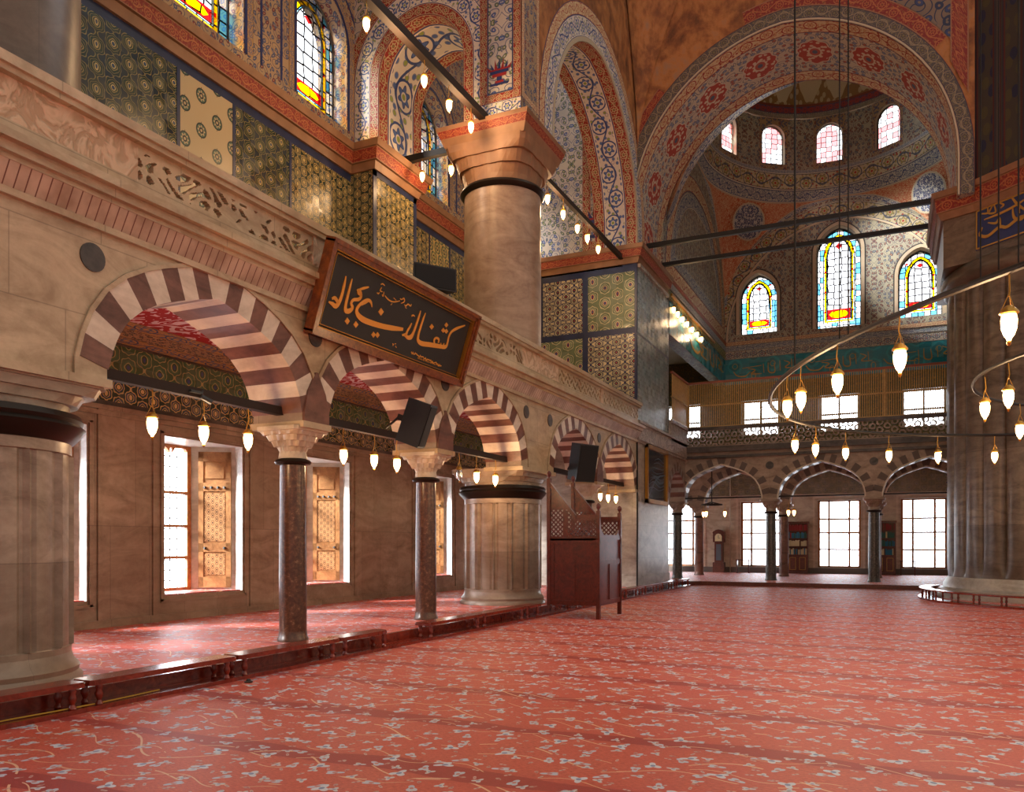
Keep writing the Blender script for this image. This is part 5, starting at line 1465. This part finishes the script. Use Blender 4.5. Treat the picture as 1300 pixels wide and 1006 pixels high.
# ------------------------------------------------------------------ pulpit
pu = thing('preacher_pulpit', 'dark reddish carved wooden preacher chair with lattice sides on the main carpet', 'pulpit', (-6.2, 17.0, 0))
X0, X1, Y0, Y1 = -.6, .6, -.7, .75
def post(x, y, z0, z1, nm='post'):
    v = MB(); v.box(x - .04, x + .04, y - .04, y + .04, z0, z1); o = v.build(nm, 'pulpit_wood', pu)
    v = MB(); v.lathe([(.03, z1), (.018, z1 + .03), (.045, z1 + .06), (.055, z1 + .1), (.04, z1 + .14), (.01, z1 + .165)], (x, y, 0), 14); v.build('finial', 'pulpit_wood', o)
post(X0 + .04, Y0, .26, 3.0); post(X0 + .04, Y1, .26, 3.0); post(X1 - .04, Y0, 0, 2.28); post(X1 - .04, Y1, 0, 2.28)
def side(y, nm):
    v = MB(); F = lambda x0, x1, z0, z1, th=.02, mi=0: v.box(x0, x1, y - th, y + th, z0, z1, mi)
    F(X0, X1, .3, 1.66, .012)
    for z0, z1 in ((.28, .38), (1.14, 1.22), (1.6, 1.72), (1.66, 1.7)): F(X0, X1, z0, z1, .028)
    F(-.04, .04, .38, 1.14, .026); F(X0 + .08, X0 + .16, .38, 1.6, .026); F(X1 - .16, X1 - .08, .38, 1.6, .026)
    F(.0, X1, 2.1, 2.2, .03)
    # sloping handrail
    v.hexa([(X0 + .06, y - .04, 2.93), (X0 + .06, y - .04, 2.83), (.06, y - .04, 2.08), (.06, y - .04, 2.2)], [(X0 + .06, y + .04, 2.93), (X0 + .06, y + .04, 2.83), (.06, y + .04, 2.08), (.06, y + .04, 2.2)])
    o = v.build(nm, 'pulpit_wood', pu)
    def la(x, z):
        top = 2.88 - (x - (X0 + .06)) / .6 * .75 if x < .03 else 2.12
        if z > top: return None
        a = (x + z) / .1; c = (x - z) / .1
        fa, fc = abs((a % 1) - .5), abs((c % 1) - .5)
        if z < 1.75 or z > top - .04 or abs(x - .02) < .02: return True
        if x < .1 and z > 2.32 and x > -.5: return True
        if abs(x + .18) < .06 and z < 2.3: return True
        return fa > .33 or fc > .33
    w = MB(); pierced(w, 'X', y - .01, y + .01, X0 + .06, X1 - .06, 1.7, 2.88, .0125, lambda x, z: bool(la(x, z))); w.build('lattice', 'pulpit_wood', o)
side(Y0, 'side_panel'); side(Y1, 'side_panel')
v = MB(); v.box(X1 - .05, X1 - .03, Y0, Y1, .3, 1.75); v.box(X1 - .07, X1 - .01, Y0, Y1, .28, .38); v.box(X1 - .07, X1 - .01, Y0, Y1, 1.15, 1.25); v.box(X1 - .07, X1 - .01, Y0, Y1, 1.68, 1.78)
v.box(X1 - .06, X1 - .012, -.04, .08, .38, 1.15)
for sg, y in ((1, Y0), (-1, Y1)): v.hexa([(X1 - .06, y, 1.78), (X1 - .06, y + sg * .3, 1.78), (X1 - .06, y + sg * .12, 1.9), (X1 - .06, y, 2.24)], [(X1 - .02, y, 1.78), (X1 - .02, y + sg * .3, 1.78), (X1 - .02, y + sg * .12, 1.9), (X1 - .02, y, 2.24)])
v.build('front_panel', 'pulpit_wood', pu)
v = MB(); v.box(X0 + .04, X1 - .06, Y0 + .03, Y1 - .03, .3, .36); v.box(-.1, X1 - .08, Y0 + .03, Y1 - .03, 1.2, 1.27); v.box(-.12, -.08, Y0 + .03, Y1 - .03, .36, 1.9); v.build('seat', 'pulpit_wood', pu)
v = MB(); v.box(-.02, .5, -.5, .55, 1.27, 1.36); v.build('cushion', 'book_red', pu)
for k in range(3): v = MB(); v.box(X0 + .05 + k * .15, X0 + .25 + k * .15, Y0 + .03, Y1 - .03, .4 + k * .22, .44 + k * .22); v.build('stair_tread', 'pulpit_wood', pu)

# ------------------------------------------------------------------ calligraphy panel hung leaning over the cornice
PW, PH = 4.42, 1.32
cp = thing('calligraphy_panel', 'long black panel of golden calligraphy in a wooden frame leaning over the side arches', 'picture', (XF + .06, 11.57, 4.66), (0, 0, 0))
TI = math.atan2(.40, 1.26)
def cpf(u, w, h):   # u along the wall (centre 0), w up the board, h out of it
    return (w * math.sin(TI) + h * math.cos(TI), u, w * math.cos(TI) - h * math.sin(TI))
def cbox(mb, u0, u1, w0, w1, h0, h1, mi=0):
    mb.hexa([cpf(u0, w0, h0), cpf(u1, w0, h0), cpf(u1, w1, h0), cpf(u0, w1, h0)], [cpf(u0, w0, h1), cpf(u1, w0, h1), cpf(u1, w1, h1), cpf(u0, w1, h1)], mi)
v = MB(); a, c = PW / 2, PH
for u0, u1, w0, w1 in ((-a, a, 0, .095), (-a, a, c - .095, c), (-a, -a + .095, 0, c), (a - .095, a, 0, c)): cbox(v, u0, u1, w0, w1, -.04, .1)
for u0, u1, w0, w1 in ((-a - .03, a + .03, -.03, .03), (-a - .03, a + .03, c - .03, c + .03), (-a - .03, -a + .03, 0, c), (a - .03, a + .03, 0, c)): cbox(v, u0, u1, w0, w1, -.04, .13)
v.build('frame', 'panel_frame_wood', cp)
v = MB()
for u0, u1, w0, w1 in ((-a + .09, a - .09, .09, .112), (-a + .09, a - .09, c - .112, c - .09), (-a + .09, -a + .112, .09, c - .09), (a - .112, a - .09, .09, c - .09),
                       (-a + .14, a - .14, .14, .15), (-a + .14, a - .14, c - .15, c - .14), (-a + .14, -a + .15, .14, c - .14), (a - .15, a - .14, .14, c - .14)): cbox(v, u0, u1, w0, w1, .02, .075)
v.build('gilt_fillet', 'gilt', cp)
v = MB(); cbox(v, -a + .1, a - .1, .1, c - .1, -.03, .02); bd = v.build('board', 'board_black', cp)
HM = CALLI_H
def cm(x, y):
    w = HM[6] * x + HM[7] * y + 1
    return ((HM[0] * x + HM[1] * y + HM[2]) / w, (HM[3] * x + HM[4] * y + HM[5]) / w)
STR = [([(295, 275), (284, 335), (268, 400), (250, 445), (228, 466), (204, 450), (178, 436)], [5, 15, 17, 19, 22, 17, 5]),
       ([(200, 418), (220, 412), (236, 430), (240, 448)], [8, 16, 16, 12]),
       ([(338, 292), (324, 345), (308, 410), (297, 462), (298, 494), (322, 500), (345, 478), (335, 452), (350, 428), (388, 424), (402, 400), (380, 384), (388, 364), (420, 354), (452, 348)],
        [5, 13, 16, 17, 22, 22, 16, 14, 14, 16, 14, 10, 8, 12, 6]),
       ([(372, 372), (384, 366), (396, 380), (404, 402)], [8, 14, 16, 12]),
       ([(478, 476), (470, 446), (452, 432), (424, 438), (392, 462), (374, 492), (382, 524), (420, 556), (480, 580), (548, 600), (620, 614), (692, 622)], [4, 12, 16, 15, 15, 18, 24, 27, 26, 25, 25, 15]),
       ([(405, 462), (430, 448), (450, 440)], [5, 12, 6]),
       ([(686, 660), (712, 656), (722, 634), (738, 606), (748, 584)], [8, 16, 13, 12, 5]), ([(705, 660), (728, 676), (748, 672), (764, 640), (780, 590), (795, 540), (803, 505)], [10, 20, 25, 16, 15, 13, 4]),
       ([(745, 540), (755, 532), (766, 540)], [6, 7, 4]),
       ([(836, 520), (824, 556), (808, 612), (796, 660), (796, 696), (824, 716), (880, 724), (940, 734), (978, 738), (990, 712), (996, 676), (1012, 642), (1046, 620), (1096, 602)],
        [4, 12, 15, 16, 20, 25, 25, 22, 20, 14, 12, 14, 16, 6]),
       ([(905, 716), (902, 692), (916, 680), (932, 690), (930, 712)], [10, 12, 12, 12, 10]), ([(945, 732), (948, 712)], [12, 5]), ([(964, 736), (968, 714)], [12, 5])]
SMALL = [[(508, 384), (520, 392), (526, 384)], [(532, 334), (546, 330), (560, 342)], [(540, 352), (530, 372), (546, 380)], [(544, 396), (552, 408), (556, 380)], [(563, 404), (580, 424), (602, 440), (630, 446), (664, 440)],
         [(604, 466), (614, 456)], [(622, 420), (640, 436)], [(664, 424), (676, 432), (690, 424), (694, 446), (672, 456)], [(696, 462), (704, 474), (720, 462), (736, 474), (742, 462)], [(700, 482), (712, 488)],
         [(625, 715), (632, 722), (628, 730)], [(640, 718), (650, 716)], [(646, 730), (654, 742)]]
for k in range(17): SMALL.append([(755 + k * 12, 768 + k * 5.2 + 5 * math.sin(k * 2.1)), (762 + k * 12, 778 + k * 5.2 + 6 * math.sin(k * 1.7 + 1)), (768 + k * 12, 774 + k * 5.2 - 4 * math.cos(k * 2.9))])
for k in range(13): SMALL.append([(800 + k * 12, 806 + k * 4.2), (806 + k * 12, 816 + k * 4.2 + 3 * math.sin(k * 3.1))])
DOTS = [(311, 565, 19), (371, 588, 18), (540, 508, 20), (494, 656, 16), (521, 658, 16), (881, 608, 15), (976, 598, 13), (958, 632, 13), (978, 638, 13)]
v = MB(); SX = PW / 1080.
lf = lambda x, y, h: cpf(x, y, h)
for pts, w in STR:
    ribbon(v, [cm(*p) for p in pts], [k * SX * .82 for k in w], lf, 0, .02, .012)
for pts in SMALL: ribbon(v, [cm(*p) for p in pts], [.012] + [.02] * (len(pts) - 2) + [.01], lf, 0, .02, .008)
for x, y, r in DOTS:
    q = [cm(x, y - r * 1.2), cm(x + r * .9, y), cm(x, y + r * 1.2), cm(x - r * .9, y)]
    v.hexa([cpf(*p, .02) for p in q], [cpf(*p, .032) for p in q])
v.build('gold_lettering', 'gold_letter', bd)

# dark framed picture on the tiled pier
pc = thing('framed_picture', 'dark glazed picture in a gilt frame hung on the plain face of the tiled pier', 'picture', (XF + .02, 28.4, 3.98))
v = MB()
for y0, y1, z0, z1 in ((-1.4, 1.4, -1, -.86), (-1.4, 1.4, .86, 1), (-1.4, -1.26, -1, 1), (1.26, 1.4, -1, 1)): v.box(0, .1, y0, y1, z0, z1)
v.build('frame', 'gilt', pc)
v = MB(); v.box(0, .03, -1.3, 1.3, -.9, .9)
g = G('dark_picture', .12); g.color(hx('#1a2432')); M['dark_picture'] = g.mat
cv = v.build('canvas', 'dark_picture', pc)
v = MB(); pf = lambda u, z, h: (h, u, z)
for k in range(9): ribbon(v, [(-1.1 + k * .1, -.5 + k * .13), (-.5 + k * .1, -.42 + k * .12 + .1 * math.sin(k)), (.3 + k * .07, -.5 + k * .13), (1.0, -.4 + k * .12)], [.01, .03, .02, .01], pf, 0, .03, .004)
ribbon(v, [(-1.0, -.75), (-.4, -.3), (.3, .0), (1.1, .1)], [.03, .08, .07, .03], pf, 0, .034, .004)
plain('silver_grey', '#5d6a74', .5); v.build('faint_lettering', 'silver_grey', cv)

# ------------------------------------------------------------------ loudspeakers
def speaker(label, loc, rot, w, d, h, nm='mounted_loudspeaker'):
    t = thing(nm, label, 'loudspeaker', loc, rot)
    v = MB(); p = [(-d / 2, -w / 2 * .6), (d / 2, -w / 2), (d / 2, w / 2), (-d / 2, w / 2 * .6)]
    v.prism(p, lambda a, c: (a, c, -h / 2), lambda a, c: (a, c, h / 2)); v.build('cabinet', 'speaker_black', t)
    v = MB(); v.box(d / 2, d / 2 + .015, -w / 2 + .03, w / 2 - .03, -h / 2 + .03, h / 2 - .03); v.build('grille', 'grille_black', t)
    v = MB(); v.box(-d / 2 - .12, -d / 2, -.03, .03, -.05, .05); v.tube([(-d / 2 - .1, 0, 0), (-d / 2 - .25, 0, -.25)], .02, 8); v.build('bracket', 'iron', t)
speaker('black loudspeaker tilted on the side arcade between the second and third arch', (-7.28, 11.72, 3.62), (.12, .35, .35), .5, .42, .74)
speaker('dark green-black loudspeaker mounted over the wooden pulpit', (-7.3, 19.75, 3.68), (0, .2, -.5), .62, .5, .95)
speaker('black loudspeaker lying on the marble balustrade above the calligraphy panel', (-7.7, 12.9, 6.42), (0, 0, -.6), .85, .42, .42, 'loudspeaker')
cam = thing('security_camera', 'small grey camera fixed on the beam of the nearest side arch', 'camera', (-8.0, 7.75, 3.5))
v = MB(); v.box(-.02, .02, -.2, -.02, .0, .03); v.tube([(0, 0, .06), (0, 0, -.04)], .012, 6); v.build('bracket', 'steel', cam)
v = MB(); v.tube([(0, -.02, -.03), (.06, .1, -.09)], .035, 10); v.build('housing', 'steel', cam)
rod = thing('downpipe', 'thin pale pipe running down the far wall beside the clock', 'pipe', (-7.42, 41.4, PL)); v = MB(); v.tube([(0, 0, 0), (0, 0, 4.9)], .03, 8); v.build('tube', 'white_paint', rod)
rod = thing('dark_cable', 'black cable running down the edge of the tiled pier', 'cable', (XF + .03, 26.03, .02)); v = MB(); v.tube([(0, 0, 0), (.01, 0, 2.2), (0, 0, 4.9)], .03, 6); v.build('wire', 'cable_black', rod)

# ------------------------------------------------------------------ bookcases, clock, stands
def bookcase(label, x):
    t = thing('bookcase', label, 'bookcase', (x, 41.2, PL)); W, D, H = .46, .17, 2.4
    v = MB(); v.box(-W, -W + .04, -D, D, 0, H); v.box(W - .04, W, -D, D, 0, H); v.box(-W, W, D - .03, D, 0, H); v.box(-W - .04, W + .04, -D - .04, D, H, H + .08); v.box(-W, W, -D - .02, D, 0, .08); v.build('carcass', 'case_wood', t)
    for z in (.88, 1.28, 1.66, 2.02): v = MB(); v.box(-W + .04, W - .04, -D, D - .03, z, z + .03); v.build('shelf', 'case_wood', t)
    for sg in (-1, 1):
        v = MB(); x0, x1 = (sg * .02, sg * (W - .04)); x0, x1 = min(x0, x1), max(x0, x1); v.box(x0, x1, -D - .015, -D, .1, .86); o = v.build('door', 'case_wood', t)
        v = MB()
        for a, c, e, f in ((x0 + .06, x1 - .06, .18, .2), (x0 + .06, x1 - .06, .76, .78), (x0 + .06, x0 + .08, .18, .78), (x1 - .08, x1 - .06, .18, .78)): v.box(a, c, -D - .022, -D - .014, e, f)
        v.build('inlaid_line', 'gold_dull', o)
    return t
BKS = {}
def books(cx, side_name):
    for si, (z, cols, desc) in enumerate(((2.05, ['book_red', 'book_red', 'book_brown'], 'top shelf, mostly red spines'), (1.69, ['book_green', 'book_blue', 'book_red'] if cx < -2 else ['book_green', 'book_cream', 'book_green'], 'second shelf, green and blue spines'),
                                  (1.31, ['book_cream', 'book_brown', 'book_cream'] if cx < -2 else ['book_blue', 'book_blue', 'book_green'], 'third shelf'), (.91, ['book_blue', 'book_brown', 'book_cream'], 'lowest open shelf'))):
        x = -.40
        k = 0
        while x < .38:
            w = random.choice((.045, .055, .07)); h = random.uniform(.22, .30)
            m = random.choice(cols)
            nm = m.split('_')[1]
            key = (m, w)
            lb = '%s book in the %s bookcase, %s' % (nm, side_name, desc); gp = '%s books, %s of the %s bookcase' % (nm, desc.split(',')[0], side_name)
            if key not in BKS:
                t = thing('book', lb, 'book', group=gp); v = MB(); v.box(0, w - .006, -.1, .1, 0, .27); v.build('cover', m, t); BKS[key] = t; q = t; q.location = (cx + x, 41.17, PL + z)
            else: q = dup(BKS[key], (cx + x, 41.17, PL + z), label=lb, group=gp)
            q.scale = (1, 1, h / .27); x += w; k += 1
bookcase('dark wooden bookcase left of the middle far window', -4.2); books(-4.2, 'left')
bookcase('dark wooden bookcase between the middle and right far windows', -.42); books(-.42, 'right')
ck = thing('longcase_clock', 'tall brown longcase clock standing against the far wall', 'clock', (-7.93, 41.2, PL))
v = MB(); v.box(-.28, .28, -.17, .17, 0, .5); v.box(-.2, .2, -.13, .14, .5, 1.5); v.box(-.27, .27, -.17, .17, 1.5, 1.95)
v.prism([(-.3, 1.95), (.3, 1.95), (.26, 2.03), (.1, 2.12), (0, 2.14), (-.1, 2.12), (-.26, 2.03)], lambda a, c: (a, -.19, c), lambda a, c: (a, .17, c)); v.build('case', 'case_wood', ck)
v = MB(); v.box(-.12, .12, -.14, -.128, .6, 1.4); v.build('glazed_door', 'silver_grey', ck)
v = MB(); v.prism([(-.17, 1.55), (.17, 1.55), (.17, 1.8), (.1, 1.9), (0, 1.93), (-.1, 1.9), (-.17, 1.8)], lambda a, c: (a, -.185, c), lambda a, c: (a, -.17, c)); f = v.build('dial', 'clock_face', ck)
v = MB(); v.box(-.008, .008, -.195, -.186, 1.7, 1.85); v.box(-.0, .08, -.195, -.186, 1.695, 1.71); v.build('hand', 'iron', f)
def stand(label, x, y):
    t = thing('reading_stand', label, 'stand', (x, y, PL)); v = MB(); v.box(-.32, .32, -.18, .18, .62, .66); v.build('top', 'case_wood', t)
    for a in (-.28, .28): v = MB(); v.box(a - .02, a + .02, -.15, .15, 0, .62); v.build('leg', 'case_wood', t)
stand('small low wooden stand before the left far window', -6.7, 40.8); stand('small low wooden stand before the right far window', .53, 40.8); stand('small low wooden stand glimpsed beyond the tiled pier', -9.9, 39.0)

v = MB()
TS = [[(72, 45), (85, 62), (110, 64), (125, 50)], [(118, 38), (140, 45), (128, 58), (160, 60)], [(165, 25), (167, 58)], [(180, 22), (182, 55), (200, 58), (198, 25)], [(215, 18), (217, 55)],
      [(228, 20), (245, 30), (232, 45), (262, 48)], [(250, 15), (252, 50)], [(100, 35), (160, 30)]]
sf = lambda u, z, h: (XF + .03 + h, u, z)
for q in TS: ribbon(v, [(33.6 + (x - 70) / 195 * 7.4, 10.62 - (y - 14) / 56 * .95) for x, y in q], [.06] + [.11] * (len(q) - 2) + [.06], sf, 0, .0, .012)
v.build('gold_lettering', 'gold_dull', ws)
v = MB(); bf = lambda u, z, h: (u, 41.46 - h, z)
for k in range(3):
    for q in TS: ribbon(v, [(-7.3 + k * 3.4 + (x - 70) / 195 * 3.0, 10.55 - (y - 14) / 56 * .75) for x, y in q], [.03] + [.05] * (len(q) - 2) + [.03], bf, 0, .0, .012)
v.build('gold_lettering', 'gold_dull', wf3)
# ------------------------------------------------------------------ camera
cd_ = bpy.data.cameras.new('camera'); co = bpy.data.objects.new('camera', cd_); COL.objects.link(co); SC.camera = co
co.location = (0, 0, 1.6); co.rotation_euler = (PI / 2, 0, math.atan(486 / 1036))
cd_.sensor_width = 36; cd_.sensor_fit = 'HORIZONTAL'; cd_.lens = 1036 / 1300 * 36; cd_.shift_y = 187 / 1300; cd_.clip_start = .05; cd_.clip_end = 300

# ------------------------------------------------------------------ daylight: bright open sky outside the windows, dim warm nave on the open sides
w = bpy.data.worlds.new('world'); SC.world = w; w.use_nodes = True; nt = w.node_tree; nt.nodes.clear()
class WG(G):
    def __init__(s): s.nt = nt
g = WG(); tc = g.n('ShaderNodeTexCoord'); sx = g.n('ShaderNodeSeparateXYZ'); nt.links.new(tc.outputs['Generated'], sx.inputs[0])
dx, dy, dz = (S(g, sx.outputs[i]) for i in range(3))
left = g.mr(dx * -1.0, .12, .3) * g.mr(dy, -.8, -.65)
far = g.mr(dy, .12, .3) * g.mr(dx, .2, .32, 1.0, 0.0)
sky = left.mx(far) * g.mr(dz, -.3, -.02, .35, 1.0) * g.mr(dz, .6, .72, 1.0, .0)
up = g.mr(dz, .1, .9)
out = g.n('ShaderNodeOutputWorld'); bg = g.n('ShaderNodeBackground')
nave = g.mix(up, NAVE_LOW, NAVE_UP)
col = g.mix(sky, nave, SKYC)
nt.links.new(col, bg.inputs[0]); bg.inputs[1].default_value = 1.0
nt.links.new(bg.outputs[0], out.inputs[0])

def plight(name, loc, power, col, size=.15, typ='POINT'):
    l = bpy.data.lights.new(name, typ); l.energy = power; l.color = col
    if typ == 'POINT': l.shadow_soft_size = size
    o = bpy.data.objects.new(name, l); COL.objects.link(o); o.location = loc; return o
WARM = (1, .62, .32)
for i, (p, e) in enumerate([((-8.1, 7.87, 2.98), 34), ((-8.1, 11.7, 2.98), 34), ((-8.1, 16.0, 2.98), 30), ((-8.1, 24.3, 2.98), 30),
                            ((-8.6, 13.2, 10.9), 60), ((-8.6, 15.7, 10.9), 60), ((-10.5, 17.9, 10.85), 40), ((-8.2, 20.3, 10.5), 50), ((-8.2, 22.8, 10.5), 50),
                            ((-7.3, 32.2, 10.4), 14), ((-7.3, 34.8, 10.4), 14),
                            ((.6, 8.5, 3.4), 40), ((-1.1, 10.9, 3.4), 40), ((-1.4, 16.8, 3.4), 40), ((.9, 19.6, 3.4), 40), ((1.3, 12.6, 3.4), 30)]):
    plight('lamp_light', p, e * LAMPK, WARM)
sun = bpy.data.lights.new('sun', 'SUN'); sun.energy = SUNE; sun.color = (1, .96, .9); sun.angle = .35
so = bpy.data.objects.new('sun', sun); COL.objects.link(so); so.rotation_euler = Vector((.58, .66, -.46)).to_track_quat('-Z', 'Y').to_euler()
SC.view_settings.view_transform = 'Standard'; SC.view_settings.look = 'None'; SC.view_settings.gamma = 1.0
SC.view_settings.exposure = EXPO; SC.view_settings.use_curve_mapping = False
SC.cycles.max_bounces = 8; SC.cycles.diffuse_bounces = 5; SC.cycles.glossy_bounces = 3; SC.cycles.transparent_max_bounces = 10
SC.cycles.use_denoising = True; SC.cycles.sample_clamp_indirect = 8.0
